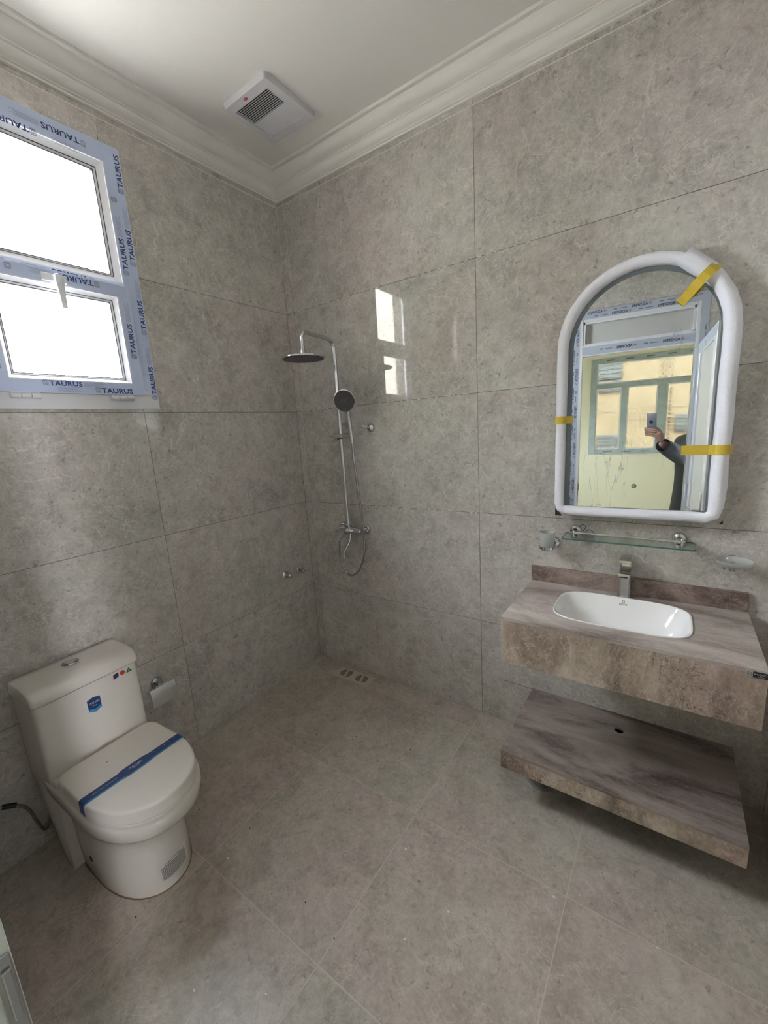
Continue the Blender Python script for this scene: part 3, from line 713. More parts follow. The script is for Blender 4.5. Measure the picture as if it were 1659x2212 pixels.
# tank body
rings = [superell(0.115, 0, 0.115, 0.182, 13, 60, 0.36), superell(0.117, 0, 0.117, 0.183, 13, 60, 0.43), superell(0.1165, 0, 0.1165, 0.183, 13, 60, 0.60), superell(0.116, 0, 0.116, 0.183, 13, 60, 0.7125)]
obj('tank', MB().loft(rings), M_CERAM, to, local=True, ang=50)
# deck between the tank and the seat
obj('seat_deck', MB().box((0.20, -0.178, 0.36), (0.262, 0.178, 0.417), 0.012, 3), M_CERAM, to, local=True)
pf = [(0.004, 0.714), (0.233, 0.714), (0.237, 0.718), (0.2375, 0.728), (0.235, 0.740), (0.228, 0.751), (0.216, 0.760), (0.198, 0.7665), (0.17, 0.7695), (0.12, 0.771), (0.06, 0.7705), (0.025, 0.768), (0.010, 0.761), (0.003, 0.750), (0.0, 0.735), (0.0, 0.718)]
lid = [[Vector((0.118+(x-0.118)*k, y, 0.742+(z-0.742)*k)) for x, z in pf] for y, k in ((-0.186, 0.84), (-0.1855, 0.90), (-0.183, 0.945), (-0.178, 0.98), (-0.170, 1.0), (0.170, 1.0), (0.178, 0.98), (0.183, 0.945), (0.1855, 0.90), (0.186, 0.84))]
obj('tank_lid', MB().loft(lid), M_CERAM, to, local=True, ang=60)
bt = obj('flush_button', MB().lathe([(0.030, 0), (0.030, 0.003), (0.026, 0.006)], (0.098, -0.005, 0.7695), (0,0,1), 28), M_STEEL, to, local=True)
hb = MB()
for s_ in (1, -1):
    pts = [Vector((0.098 + s_*0.0008 + s_*0.020*math.sin(PI*k/10), -0.005 + 0.020*math.cos(PI*k/10), 0.7755)) for k in range(11)]
    hb.prism(pts, (0, 0, 0.0025))
obj('button_half', hb, M_CHROME, bt, local=True)
tx = MB(); put_text(tx, 'ITALIAN', (0.140, -0.030, 0.7718), (0,1,0), (-1,0,0), 0.007, 1.1, 0.01, width=0.045)
obj('lettering', tx, M_GREYT, to, local=True, sm=False)
# seat and lid
def lring(k, z, grow=0.0): return dring(0.266-grow, 0.724+grow, 0.1805+grow, z, 0.265, pb=0.22)
obj('seat', MB().loft([lring(0, 0.3915, -0.004), lring(0, 0.393, -0.001), lring(0, 0.401, 0.0), lring(0, 0.4025, -0.003)]), M_LIDP, to, local=True, ang=50)
obj('seat_lid', MB().loft([lring(0, 0.4035, -0.003), lring(0, 0.405, 0.001), lring(0, 0.440, 0.0), lring(0, 0.4455, -0.0015), lring(0, 0.4485, -0.005), lring(0, 0.4492, -0.011)]), M_LIDP, to, local=True, ang=50)
# paper band over the lid
def strap(mb, x0, x1, yl, z, sk=0.0): mb.prism([(x0, -yl, z), (x1, -yl, z), (x1, yl, z), (x0, yl, z)], (0, 0, 0.0006))
st = MB()
def band_pts(x0, x1, bulge): return [(x0, -0.165, 0.4494), (x0-0.0, -0.055, 0.4494), (x0-bulge, -0.038, 0.4494), (x0-bulge, 0.038, 0.4494), (x0, 0.055, 0.4494), (x0, 0.165, 0.4494), (x1, 0.165, 0.4494), (x1, 0.055, 0.4494), (x1+bulge, 0.030, 0.4494), (x1+bulge, -0.030, 0.4494), (x1, -0.055, 0.4494), (x1, -0.165, 0.4494)]
st.prism(band_pts(0.466, 0.500, 0.006), (0, 0, 0.0006))
for s_ in (-1, 1): st.loft([[(0.466, s_*y, z), (0.500, s_*y, z)] for y, z in ((0.164, 0.4500), (0.1705, 0.4499), (0.1768, 0.4490), (0.1802, 0.4460), (0.1816, 0.4400), (0.1822, 0.4040))], False, False, closed=False)
sb = obj('paper_band', st, M_NAVY, to, local=True, sm=False, label='navy blue paper band across the lid')
s2 = MB()
s2.prism([(0.500, -0.165, 0.4497), (0.500, -0.055, 0.4497), (0.506, -0.030, 0.4497), (0.506, 0.030, 0.4497), (0.500, 0.055, 0.4497), (0.500, 0.165, 0.4497), (0.5075, 0.165, 0.4497), (0.508, 0.06, 0.4497), (0.5135, 0.033, 0.4497), (0.5135, -0.033, 0.4497), (0.508, -0.06, 0.4497), (0.5075, -0.165, 0.4497)], (0, 0, 0.0006))
for s_ in (-1, 1): s2.loft([[(0.500, s_*y, z), (0.5075, s_*y, z)] for y, z in ((0.164, 0.4501), (0.1705, 0.4500), (0.1770, 0.4491), (0.1804, 0.4461), (0.1818, 0.4400), (0.1824, 0.4040))], False, False, closed=False)
obj('band_edge', s2, M_SKYB, sb, local=True, sm=False, label='light blue edge of the band')
tx = MB(); put_text(tx, 'ITALIAN', (0.484, 0.0, 0.4504), (0,1,0), (-1,0,0), 0.008, 1.1, 0.015, centre=True, width=0.046)
put_text(tx, 'HIGH CLASS BATHROOM', (0.486, -0.105, 0.4504), (0,1,0), (-1,0,0), 0.0042, 1.1, 0.0, centre=True, width=0.082)
tx.rect2((0.490, 0, 0.4504), (0,1,0), (-1,0,0), -0.012, 0, 0.012, 0.0014)
for k in range(5): tx.rect2((0.480, 0.07+k*0.021, 0.4504), (0,1,0), (-1,0,0), 0, 0, 0.003, 0.003)
obj('lettering', tx, M_WHITEP, sb, local=True, sm=False)
# stickers on the tank front
def tankpt(y, z): return (0.2334 , y, z)
lb = MB(); lb.prism([tankpt(y, z) for y, z in ((-0.023, 0.648), (0.0, 0.654), (0.023, 0.648), (0.023, 0.604), (0.0, 0.596), (-0.023, 0.604))], (0.0012, 0, 0))
lb_o = obj('label_sticker', lb, M_NAVY, to, local=True, sm=False, label='navy blue shield-shaped sticker')
mb = MB(); mb.prism([(0.2338, y, z) for y, z in ((-0.023, 0.610), (-0.012, 0.608), (0.0, 0.603), (0.023, 0.612), (0.023, 0.600), (0.0, 0.590), (-0.023, 0.600))], (0.0012, 0, 0)); obj('sticker_edge', mb, M_SKYB, lb_o, local=True, sm=False)
tx = MB(); put_text(tx, 'ITALIAN', (0.2352, 0.0, 0.628), (0,1,0), (0,0,1), 0.0075, 1.1, 0.01, centre=True, width=0.036); tx.rect2((0.2352, 0, 0.618), (0,1,0), (0,0,1), -0.008, 0, 0.008, 0.0013)
obj('lettering', tx, M_WHITEP, lb_o, local=True, sm=False)
mb = MB(); mb.prism([(0.2326, y, z) for y, z in ((0.083, 0.681), (0.101, 0.685), (0.103, 0.700), (0.099, 0.704), (0.085, 0.701), (0.083, 0.697))], (0.0012, 0, 0)); obj('square_sticker', mb, M_PURPLE, to, local=True, sm=False, label='indigo square sticker')
mb = MB().lathe([(0.0095, 0), (0.0095, 0.0012)], (0.2326, 0.118, 0.694), (1,0,0), 24); obj('round_sticker', mb, M_ORANGE, to, local=True, sm=False, label='red round sticker')
mb = MB(); mb.prism([(0.2326, y, z) for y, z in ((0.131, 0.684), (0.155, 0.684), (0.143, 0.704))], (0.0012, 0, 0)); gs = obj('triangle_sticker', mb, M_GREEN, to, local=True, sm=False, label='green triangular sticker')
obj('sticker_mark', MB().box((0.2338, 0.1415, 0.688), (0.2344, 0.1445, 0.695)), M_WHITEP, gs, local=True, sm=False)
# caution label wrapped on the pedestal front
cl = MB(); tx = MB()
def ped(t, z, g=0.0012):
    q = (z-0.012)/0.088; a = 0.26-0.01*q; cx = 0.628-0.010*q - a; hw = 0.148+0.002*q
    return Vector((cx + (a+g)*math.cos(t)**0.92, (hw+g)*math.copysign(abs(math.sin(t))**0.92, math.sin(t)), z))
T0, T1 = -0.30, 0.42
cl.loft([[ped(T0+(T1-T0)*k/10, z) for k in range(11)] for z in (0.040, 0.112)], False, False, closed=False)
co = obj('caution_label', cl, plain('pale_label', rgb(206, 201, 193), 0.4), to, local=True, sm=True, label='pale printed caution label')
for j in range(9):
    z = 0.048 + j*0.0056
    tx.loft([[ped(T0+0.07+(T1-T0-0.14)*k/8, z+dz, 0.0022) for k in range(9)] for dz in (0, 0.0026)], False, False, closed=False)
n_ = ped(T0+0.15, 0.100, 0.002); n2_ = ped(T1-0.15, 0.100, 0.002); uu = (n2_-n_).normalized()
put_text(tx, 'CAUTION', n_ + Vector((0.004, 0, 0)), uu, (0,0,1), 0.007, 1.1, 0.02, width=(n2_-n_).length*0.9)
obj('lettering', tx, M_GREYT, co, local=True, sm=False)
obj('bolt_hole', MB().lathe([(0.011, 0), (0.011, 0.003)], (0.336, -0.1478, 0.095), (0,-1,0), 16), M_DARK, to, local=True, label='dark open fixing hole')
obj('speck', MB().box((0.363, -0.047, 0.4492), (0.366, -0.042, 0.4500)), M_GREYT, to, local=True, sm=False, label='small dark speck on the seat lid')
# caulk line
mb = MB(); mb.loft([dring(0.197, 0.629, 0.149, 0.0005, 0.262), dring(0.20, 0.626, 0.146, 0.004, 0.262)]); obj('caulk_line', mb, plain('old_caulk', rgb(120, 96, 70), 0.9), to, local=True)
# braided supply hose
hp = smoothpath([(0.02, -1.90, 0.30), (0.045, -1.80, 0.305), (0.055, -1.735, 0.275), (0.050, -1.705, 0.225), (0.050, -1.690, 0.15), (0.045, -1.672, 0.10), (0.02, -1.64, 0.115)], 8)
sh_ = thing('supply_hose', 'braided flexible hose with black sleeve left of the toilet', 'hose', (0.05, -1.8, 0))
obj('hose', MB().tube(hp, 0.006, 10), M_HOSE, sh_)
obj('sleeve', MB().cyl((0.048, -1.775, 0.300), (0.055, -1.737, 0.281), 0.0095, 14), M_BLACK, sh_)
obj('angle_valve', MB().lathe([(0.022, 0), (0.022, 0.003), (0.010, 0.008), (0.010, 0.035)], (0, -1.90, 0.30), (1,0,0), 18).cyl((0.022, -1.90, 0.30), (0.022, -1.93, 0.30), 0.012, 14), M_CHROME, sh_)

# ------------------------------------------------------------------ toilet paper holder
ph = thing('paper_holder', 'chrome toilet paper holder with flap, empty, on tiled wall', 'paper holder', (0, -1.142, 0.44))
obj('rosette', MB().lathe([(0.030, 0), (0.030, 0.004), (0.026, 0.010), (0.018, 0.013)], (0, -1.142, 0.445), (1,0,0), 28), M_CHROME, ph)
arm = MB().lathe([(0.010, 0), (0.009, 0.05)], (0.012, -1.142, 0.445), (1,0,0), 16); arm.box((0.055, -1.155, 0.425), (0.066, -1.129, 0.452), 0.003, 2)
obj('arm', arm, M_CHROME, ph)
fl_ = MB(); pts = [(0.066, 0.452), (0.072, 0.438), (0.076, 0.415), (0.076, 0.385), (0.072, 0.360)]
fl_.loft([[Vector((x, -1.205, z)), Vector((x, -1.085, z)), Vector((x-0.0015, -1.085, z)), Vector((x-0.0015, -1.205, z))] for x, z in pts])
fl_.box((0.052, -1.170, 0.451), (0.067, -1.112, 0.4525))
obj('flap', fl_, plain('satin_chrome', (0.72, 0.72, 0.73, 1), 0.35, 0.8), ph, ang=50)
obj('roll_bar', MB().tube([(0.060, -1.205, 0.437), (0.060, -1.080, 0.437), (0.060, -1.070, 0.450)], 0.0035, 10), M_CHROME, ph)

# ------------------------------------------------------------------ angle stop valves
def stop_valve(y, z, label, dot):
    t = thing('stop_valve', label, 'valve', (0, y, z))
    obj('rosette', MB().lathe([(0.027, 0), (0.027, 0.003), (0.022, 0.009), (0.013, 0.012)], (0, y, z), (1,0,0), 26), M_CHROME, t)
    obj('spindle', MB().cyl((0.010, y, z), (0.032, y, z), 0.009, 14), M_CHROME, t)
    k = MB().lathe([(0.013, 0), (0.016, 0.004), (0.015, 0.022), (0.010, 0.026)], (0.030, y, z), (1,0,0), 20)
    k.obox((0.043, y+0.010, z-0.008), ((1,0,0),(0,1,-0.8),(0,0.8,1)), (0.009, 0.013, 0.006), 0.002)
    kn = obj('knob', k, M_CHROME, t)
    obj('temperature_dot', MB().lathe([(0.004, 0), (0.004, 0.001)], (0.0563, y, z), (1,0,0), 12), dot, kn)
stop_valve(-0.248, 0.716, 'chrome stop valve on the tiled wall, farther from the corner', M_RED)
stop_valve(-0.122, 0.712, 'chrome stop valve on the tiled wall, nearer the corner', M_INK2)

# ------------------------------------------------------------------ rain shower set
RXc, RYc = 0.428, -0.072
ss = thing('shower_set', 'chrome shower set with rain head, hand shower and mixer on wall', 'shower', (RXc, 0, 0.99))
rp = smoothpath([(RXc, RYc, 1.075), (RXc, RYc, 1.5), (RXc, RYc, 2.06)], 2) + smoothpath([(RXc, RYc, 2.08), (RXc, RYc-0.006, 2.108), (RXc, RYc-0.024, 2.130), (RXc, RYc-0.055, 2.138)], 5)[1:] + smoothpath([(RXc, RYc-0.08, 2.141), (RXc, RYc-0.18, 2.145), (RXc, -0.283, 2.148), (RXc, -0.306, 2.143), (RXc, -0.320, 2.125), (RXc, -0.323, 2.10), (RXc, -0.323, 2.055)], 5)
obj('riser_pipe', MB().tube(rp, 0.0115, 16), M_CHROME, ss, ang=60)
br = MB().lathe([(0.022, 0), (0.022, 0.004), (0.012, 0.010), (0.010, 0.07)], (RXc, 0, 1.665), (0,-1,0), 20); br.cyl((RXc, RYc, 1.650), (RXc, RYc, 1.680), 0.0145, 18)
obj('wall_bracket', br, M_CHROME, ss)
HZ = 2.018
hd = MB().lathe([(0.009, 0.060), (0.012, 0.056), (0.012, 0.040), (0.016, 0.038), (0.016, 0.016), (0.022, 0.012), (0.060, 0.010), (0.110, 0.004), (0.1165, 0.0), (0.1165, -0.005), (0.113, -0.008)], (RXc, -0.323, HZ), (0,0,1), 56, True, True)
head = obj('rain_head', hd, M_CHROME, ss)
fc = MB().lathe([(0.106, 0), (0.106, -0.002)], (RXc, -0.323, HZ-0.008), (0,0,1), 48)
face = obj('spray_plate', fc, M_RUBBER, head)
nz = MB()
for r_, n_ in ((0.022, 8), (0.036, 14), (0.050, 20), (0.064, 26), (0.078, 32), (0.092, 38)):
    for k in range(n_):
        a = 2*PI*k/n_; nz.lathe([(0.0022, 0), (0.0014, -0.0025)], (RXc+r_*math.cos(a), -0.323+r_*math.sin(a), HZ-0.010), (0,0,1), 6)
obj('nozzles', nz, M_NOZL, head, kind='stuff')
# slider on the riser
SZ = 1.598
sm_ = MB().lathe([(0.012, 0), (0.0150, 0.003), (0.0150, 0.072), (0.0135, 0.074), (0.0135, 0.078), (0.0150, 0.080), (0.0150, 0.125), (0.012, 0.128)], (RXc-0.040, RYc-0.012, SZ), (0.97, -0.05, 0), 24)
sld = obj('slider', sm_, M_CHROME, ss)
obj('slider_knob', MB().cyl((RXc-0.012, RYc-0.014, SZ-0.020), (RXc-0.012, RYc-0.014, SZ-0.014), 0.006, 12).lathe([(0.0135, 0), (0.0135, 0.003)], (RXc, RYc, SZ-0.018), (0,0,1), 18), M_BLACK, sld)
# hand shower: handle from the slider up to the disc
Hb = Vector((0.533, -0.098, 1.555)); Ht = Vector((0.533, -0.118, 1.740))
Dc = Vector((0.541, -0.150, 1.790)); Dn = Vector((0.35, -0.90, -0.22)).normalized()
hs = MB().tube(smoothpath([Hb, Hb.lerp(Ht, .3), Hb.lerp(Ht, .7), Ht, Ht+Vector((0, -0.006, 0.02)), Dc - Dn*0.014], 5), [0.0105]*16 + [0.011]*10, 16) if False else MB()
pth = smoothpath([Hb, Hb.lerp(Ht, .5), Ht, Ht + Vector((0.0, -0.004, 0.022)), Dc - Dn*0.016], 6)
hs.tube(pth, 0.0125, 16)
hso = obj('hand_shower', hs, M_CHROME, ss, ang=60)
dd = MB().lathe([(0.022, -0.028), (0.049, -0.019), (0.0605, -0.009), (0.0635, -0.002), (0.0635, 0.003), (0.060, 0.005)], Dc, Dn, 44)
obj('spray_disc', dd, M_CHROME, hso)
obj('spray_face', MB().lathe([(0.0585, 0), (0.0585, 0.0012)], Dc+Dn*0.005, Dn, 40), M_RUBBER, hso)
nz = MB(); u = Dn.orthogonal().normalized(); w = Dn.cross(u)
for k in range(26):
    for j in range(5):
        r_ = 0.028 + j*0.0064; a = 2*PI*k/26 + j*0.11
        nz.lathe([(0.0015, 0), (0.001, 0.0015)], Dc + Dn*0.0062 + (u*math.cos(a) + w*math.sin(a))*r_, Dn, 5)
obj('nozzles', nz, M_NOZ, hso, kind='stuff')
cr = MB().lathe([(0.0175, 0), (0.0175, 0.0016), (0.0160, 0.0016), (0.0160, 0.0)], Dc+Dn*0.006, Dn, 28, False, False).lathe([(0.0055, 0), (0.0050, 0.002)], Dc+Dn*0.006, Dn, 16)
obj('spray_centre', cr, M_NOZL, hso)
up = (CU - Dn*CU.dot(Dn)).normalized(); sdv = Dn.cross(up)
tab = MB().prism([Dc + Dn*0.006 - up*0.040 + sdv*0.001, Dc + Dn*0.006 - up*0.064 - sdv*0.004, Dc + Dn*0.006 - up*0.064 + sdv*0.004], Dn*0.004)
obj('selector_tab', tab, M_NOZL, hso)
# hose loop
hz = smoothpath([Hb + Vector((0, 0, 0.005)), (0.536, -0.100, 1.50), (0.543, -0.104, 1.43), (0.556, -0.106, 1.28), (0.572, -0.106, 1.11), (0.576, -0.108, 0.95), (0.560, -0.108, 0.860), (0.515, -0.108, 0.775), (0.450, -0.106, 0.735), (0.400, -0.104, 0.765), (0.368, -0.100, 0.85), (0.365, -0.094, 0.93), (0.372, -0.085, 0.985)], 8)
obj('shower_hose', MB().tube(hz, 0.0065, 12), M_STEEL, ss, ang=60)
# mixer
mz = 1.018
for x in (0.347, 0.515):
    obj('rosette', MB().lathe([(0.034, 0), (0.034, 0.005), (0.028, 0.014), (0.015, 0.018)], (x, 0, mz), (0,-1,0), 28), M_CHROME, ss)
    obj('union', MB().lathe([(0.0125, 0), (0.0125, 0.022), (0.017, 0.023), (0.017, 0.040), (0.013, 0.042)], (x, -0.014, mz), (0,-1,0), 12), M_CHROME, ss)
bd_ = MB().lathe([(0.014, 0), (0.021, 0.006), (0.022, 0.03), (0.024, 0.05), (0.026, 0.08), (0.024, 0.13), (0.021, 0.17), (0.020, 0.19), (0.013, 0.197)], (0.333, -0.068, mz), (1,0,0), 26)
mix = obj('mixer_body', bd_, M_CHROME, ss)
obj('diverter', MB().lathe([(0.018, 0), (0.020, 0.004), (0.020, 0.020), (0.014, 0.026), (0.0125, 0.06)], (RXc, -0.070, mz+0.018), (0,0,1), 22).lathe([(0.010, 0), (0.016, 0.004), (0.016, 0.026), (0.012, 0.030)], (RXc-0.018, -0.072, mz+0.034), (-1,-0.3,0), 18), M_CHROME, mix)
lev = MB().lathe([(0.022, 0), (0.022, 0.016), (0.018, 0.024)], (RXc-0.002, -0.090, mz), (0,-1,0), 22)
lp = [(-0.092, 0.004, 0.018, 0.022), (-0.118, 0.006, 0.025, 0.018), (-0.150, -0.008, 0.026, 0.012), (-0.185, -0.038, 0.025, 0.009), (-0.212, -0.068, 0.020, 0.006)]
lev.loft([[Vector((RXc+sx*w_, y, mz+z+sz*t_)) for sx, sz in ((-1,-1),(1,-1),(1,1),(-1,1))] for y, z, w_, t_ in lp])
obj('lever', lev, M_CHROME, mix, ang=50)
spt = smoothpath([(RXc+0.018, -0.078, mz-0.018), (RXc+0.018, -0.082, mz-0.05), (RXc+0.014, -0.092, mz-0.075), (RXc+0.002, -0.115, mz-0.110), (RXc-0.002, -0.122, mz-0.125), (RXc-0.004, -0.124, mz-0.165)], 5)
obj('tub_spout', MB().tube(spt, [0.0085]*12 + [0.0095]*(len(spt)-16) + [0.0075]*4, 14), M_CHROME, mix, ang=60)
# robe hook
rh = thing('wall_hook', 'small round chrome hook on the wall beside the hand shower', 'hook', (0.604, 0, 1.635))
obj('dome', MB().lathe([(0.026, 0), (0.026, 0.003), (0.022, 0.012), (0.012, 0.018), (0.002, 0.020)], (0.604, 0, 1.635), (0,-1,0), 28), M_CHROME, rh)
obj('peg', MB().tube([(0.600, -0.016, 1.636), (0.585, -0.032, 1.640), (0.570, -0.036, 1.648)], [0.004, 0.0035, 0.0045], 10), M_CHROME, rh)

# ------------------------------------------------------------------ shower floor drain
dr = thing('shower_drain', 'rectangular double floor drain by the shower corner', 'drain', (0.383, -0.084, 0))
obj('tray', MB().box((DR[0], DR[1], -0.012), (DR[2], DR[3], -0.007)), M_DARK, dr, sm=False)
pl_ = MB(); x0, y0, x1, y1 = DR[0]+0.003, DR[1]+0.003, DR[2]-0.003, DR[3]-0.003
# plate with slots: strips between slots
cs = [(x0+0.078, (y0+y1)/2), (x1-0.078, (y0+y1)/2)]
slots = []
for cx, cy in cs:
    for k in range(9):
        yy_ = cy + (k-4)*0.0080; hw_ = math.sqrt(max(0, 0.044**2 - ((k-4)*0.0080)**2))
        g0 = 0.005 + 0.004*((k*5) % 3)
        sh2 = (4-k)*0.004
        slots.append((cx-hw_, yy_, cx-g0+sh2*0.6, yy_+0.0042)); slots.append((cx+g0+sh2*0.6, yy_, cx+hw_, yy_+0.0042))
obj('grate', MB().box((x0, y0, -0.006), (x1, y1, -0.0006)), M_FLOOR, dr, sm=False)
so = MB()
for a in slots:
    if a[2]-a[0] > 0.004: so.box((a[0], a[1], -0.004), (a[2], a[3], -0.0001))
obj('slot_openings', so, M_DARK, dr, sm=False, kind='stuff')
# second drain under the vanity shelf
d2 = thing('round_drain', 'round floor drain cover half hidden under the lower stone shelf', 'drain', (1.655, -0.30, 0))
obj('cover', MB().lathe([(0.075, 0.0), (0.075, 0.002), (0.070, 0.003), (0.068, 0.0012), (0.0, 0.0012)], (1.665, -0.285, 0), (0,0,1), 36, True, False), plain('dull_ring', rgb(140, 133, 124), 0.45), d2)
obj('grate_plate', MB().lathe([(0.062, 0.0015), (0.060, 0.0028)], (1.665, -0.285, 0), (0,0,1), 32), plain('dull_drain', rgb(104, 99, 92), 0.6, 0.0, var=0.35, vscale=60), d2)

# ------------------------------------------------------------------ vanity
VX0, VX1, VY, VZ0, VZ1 = 1.533, 2.338, -0.468, 0.655, 0.852
va = thing('stone_vanity', 'wall-hung brown and beige stone vanity counter below mirror', 'vanity', ((VX0+VX1)/2, -0.23, VZ0))
BC = (1.928, -0.223); BA, BB, BN = 0.235, 0.153, 4.2
def basin_ring(k, z, dx=0.0, dy=0.0, n=BN, num=64): return superell(BC[0]+dx, BC[1]+dy, BA*k if k <= 2 else 0, BB*k, n, num, z)
# counter top with an oval cut-out
def rect_ring(num=64):
    out = []
    for i in range(num):
        t = 2*PI*i/num; p = superell(0, 0, BA, BB, BN, num)[i]
        c, s_ = p.x, p.y
        kx = ((VX1-BC[0]) if c > 0 else (BC[0]-VX0))/max(abs(c), 1e-9); ky = ((-0.0-BC[1]) if s_ > 0 else (BC[1]-VY))/max(abs(s_), 1e-9)
        k = min(kx, ky); out.append(Vector((BC[0]+c*k, BC[1]+s_*k, 0)))
    # snap nearest samples to the rectangle corners
    for X in (VX0, VX1):
        for Y in (VY, 0.0):
            j = min(range(num), key=lambda q: (out[q]-Vector((X, Y, 0))).length); out[j] = Vector((X, Y, 0))
    return out
ro = rect_ring(); ri = basin_ring(0.985, 0)
tp = MB(); n = 64
z0, z1 = VZ1-0.012, VZ1
vs = [Vector((p.x, p.y, z1)) for p in ro] + [Vector((p.x, p.y, z1)) for p in ri] + [Vector((p.x, p.y, z0)) for p in ri] + [Vector((p.x, p.y, z0)) for p in ro]
fs = []
for i in range(n):
    j = (i+1) % n
    fs += [(i, j, n+j, n+i), (n+i, n+j, 2*n+j, 2*n+i), (2*n+i, 2*n+j, 3*n+j, 3*n+i), (3*n+i, 3*n+j, j, i)]
tp.add(vs, fs)
obj('worktop', tp, M_TOP, va, sm=False)
obj('front_panel', MB().box((VX0, VY, VZ0), (VX1, VY+0.014, z0-0.0004), 0.0008, 1), M_APRON, va, sm=False, label='strongly veined beige front panel')
obj('side_panel', MB().box((VX0, VY+0.0142, VZ0), (VX0+0.014, 0, z0-0.0004), 0.0008, 1), M_APRON, va, sm=False)
obj('side_panel', MB().box((VX1-0.014, VY+0.0142, VZ0), (VX1, 0, z0-0.0004), 0.0008, 1), M_APRON, va, sm=False)
obj('backsplash', MB().box((VX0-0.003, -0.016, VZ1+0.0004), (VX1-0.004, 0, 0.928), 0.0008, 1), M_SPLASH, va, sm=False, label='dark brown veined backsplash strip')
bg = MB().box((2.285, VY-0.003, 0.829), (2.302, VY, 0.847), 0.0006, 1); bgo = obj('logo_plate', bg, M_GREYP, va, sm=False, label='small square silver logo plate')
lg = MB(); O = (2.285, VY-0.0034, 0.829)
lg.frame2(O, (1,0,0), (0,0,1), 0.003, 0.003, 0.014, 0.015, 0.0014); lg.rect2(O, (1,0,0), (0,0,1), 0.007, 0.0055, 0.0085, 0.012); lg.rect2(O, (1,0,0), (0,0,1), 0.0085, 0.008, 0.012, 0.0093)
obj('logo', lg, M_GREYT, bgo, sm=False)
bk = obj('name_plate', MB().box((2.3025, VY-0.003, 0.829), (2.337, VY, 0.847), 0.0006, 1), M_BLACK, va, sm=False, label='small black BAGNO name plate')
tx = MB(); put_text(tx, 'BAGNO', (2.3045, VY-0.0034, 0.8375), (1,0,0), (0,0,1), 0.0058, 1.2, 0.01, width=0.029); tx.rect2((2.312, VY-0.0034, 0.832), (1,0,0), (0,0,1), 0, 0, 0.016, 0.0016)
obj('lettering', tx, M_GREYP, bk, sm=False)
# basin
ba = thing('basin', 'white oval-cornered ceramic basin set into the stone counter', 'basin', (BC[0], BC[1], 0.74))
br_ = [basin_ring(0.955, VZ1-0.011, num=72), basin_ring(1.0, VZ1-0.0003, num=72), basin_ring(1.004, VZ1+0.002, num=72), basin_ring(0.997, VZ1+0.0045, num=72), basin_ring(0.982, VZ1+0.0035, num=72), basin_ring(0.965, VZ1-0.003, num=72)]
for k, z, dy, nn in ((0.93, -0.018, -0.002, 3.9), (0.89, -0.040, -0.006, 3.6), (0.845, -0.064, -0.010, 3.4), (0.80, -0.083, -0.014, 3.2), (0.74, -0.096, -0.017, 3.0), (0.64, -0.104, -0.018, 2.8), (0.45, -0.109, -0.016, 2.5), (0.2, -0.112, -0.010, 2.2), (0.07, -0.113, -0.006, 2.0)):
    br_.append([Vector((BC[0] + (p.x-BC[0]), BC[1]+dy+(p.y-BC[1]), VZ1+z)) for p in superell(BC[0], BC[1], BA*k, BB*k, nn, 72)])
obj('bowl', MB().loft(br_, False, False), M_BASIN, ba, ang=80)
obj('waste', MB().lathe([(0.024, 0), (0.024, 0.003), (0.014, 0.0035), (0.012, 0.001)], (BC[0], BC[1]-0.006, VZ1-0.1135), (0,0,1), 24), M_CHROME, ba)
tx = MB(); U_ = Vector((1,0,0)); W_ = Vector((0, 0.55, 0.83)).normalized(); OO = Vector((1.931, -0.0945, 0.836))
put_text(tx, 'BAGNO', OO - W_*0.004, U_, W_, 0.007, 1.1, 0.02, centre=True, width=0.030); tx.frame2(OO + W_*0.006, U_, W_, -0.005, 0, 0.005, 0.010, 0.0018)
obj('lettering', tx, M_GREYT, ba, sm=False)
# faucet
fa = thing('basin_faucet', 'square chrome basin mixer tap standing behind the basin', 'faucet', (1.930, -0.045, VZ1))
fm = MB(); cx, cy = 1.930, -0.043
fm.loft([[Vector((cx+a*sx, cy+b*sy, z)) for sx, sy in ((-1,-.7),(-.7,-1),(.7,-1),(1,-.7),(1,.7),(.7,1),(-.7,1),(-1,.7))] for z, a, b in ((VZ1, 0.025, 0.024), (VZ1+0.004, 0.025, 0.024), (VZ1+0.008, 0.0215, 0.021), (0.92, 0.0205, 0.0205), (0.985, 0.0205, 0.021), (1.004, 0.0205, 0.021))])
fb = obj('faucet_body', fm, M_CHROME, fa, ang=30)
spm = MB(); spm.loft([[Vector((cx-0.021, y, za)), Vector((cx+0.021, y, za)), Vector((cx+0.021, y, zb)), Vector((cx-0.021, y, zb))] for y, za, zb in ((-0.045, 0.935, 0.998), (-0.075, 0.952, 0.992), (-0.110, 0.966, 0.986), (-0.132, 0.970, 0.982))])
obj('spout', spm, M_CHROME, fa, sm=False)
obj('aerator', MB().box((cx-0.013, -0.128, 0.964), (cx+0.013, -0.104, 0.9685)), M_DARK, fa, sm=False)
lm = MB(); lm.box((cx-0.014, -0.058, 1.004), (cx+0.014, -0.030, 1.014)); lm.loft([[Vector((cx-w_, y, za)), Vector((cx+w_, y, za)), Vector((cx+w_, y, zb)), Vector((cx-w_, y, zb))] for y, za, zb, w_ in ((-0.018, 1.014, 1.034, 0.019), (-0.050, 1.014, 1.034, 0.021), (-0.100, 1.020, 1.029, 0.021))])
obj('lever', lm, M_CHROME, fa, sm=False)

# ------------------------------------------------------------------ lower stone shelf
SX0, SX1, SY = 1.537, 2.342, -0.490
sf = thing('stone_shelf', 'wall-hung lower stone shelf under the vanity counter', 'shelf', ((SX0+SX1)/2, -0.24, 0.165))
HC = (1.944, -0.117); HR = 0.019
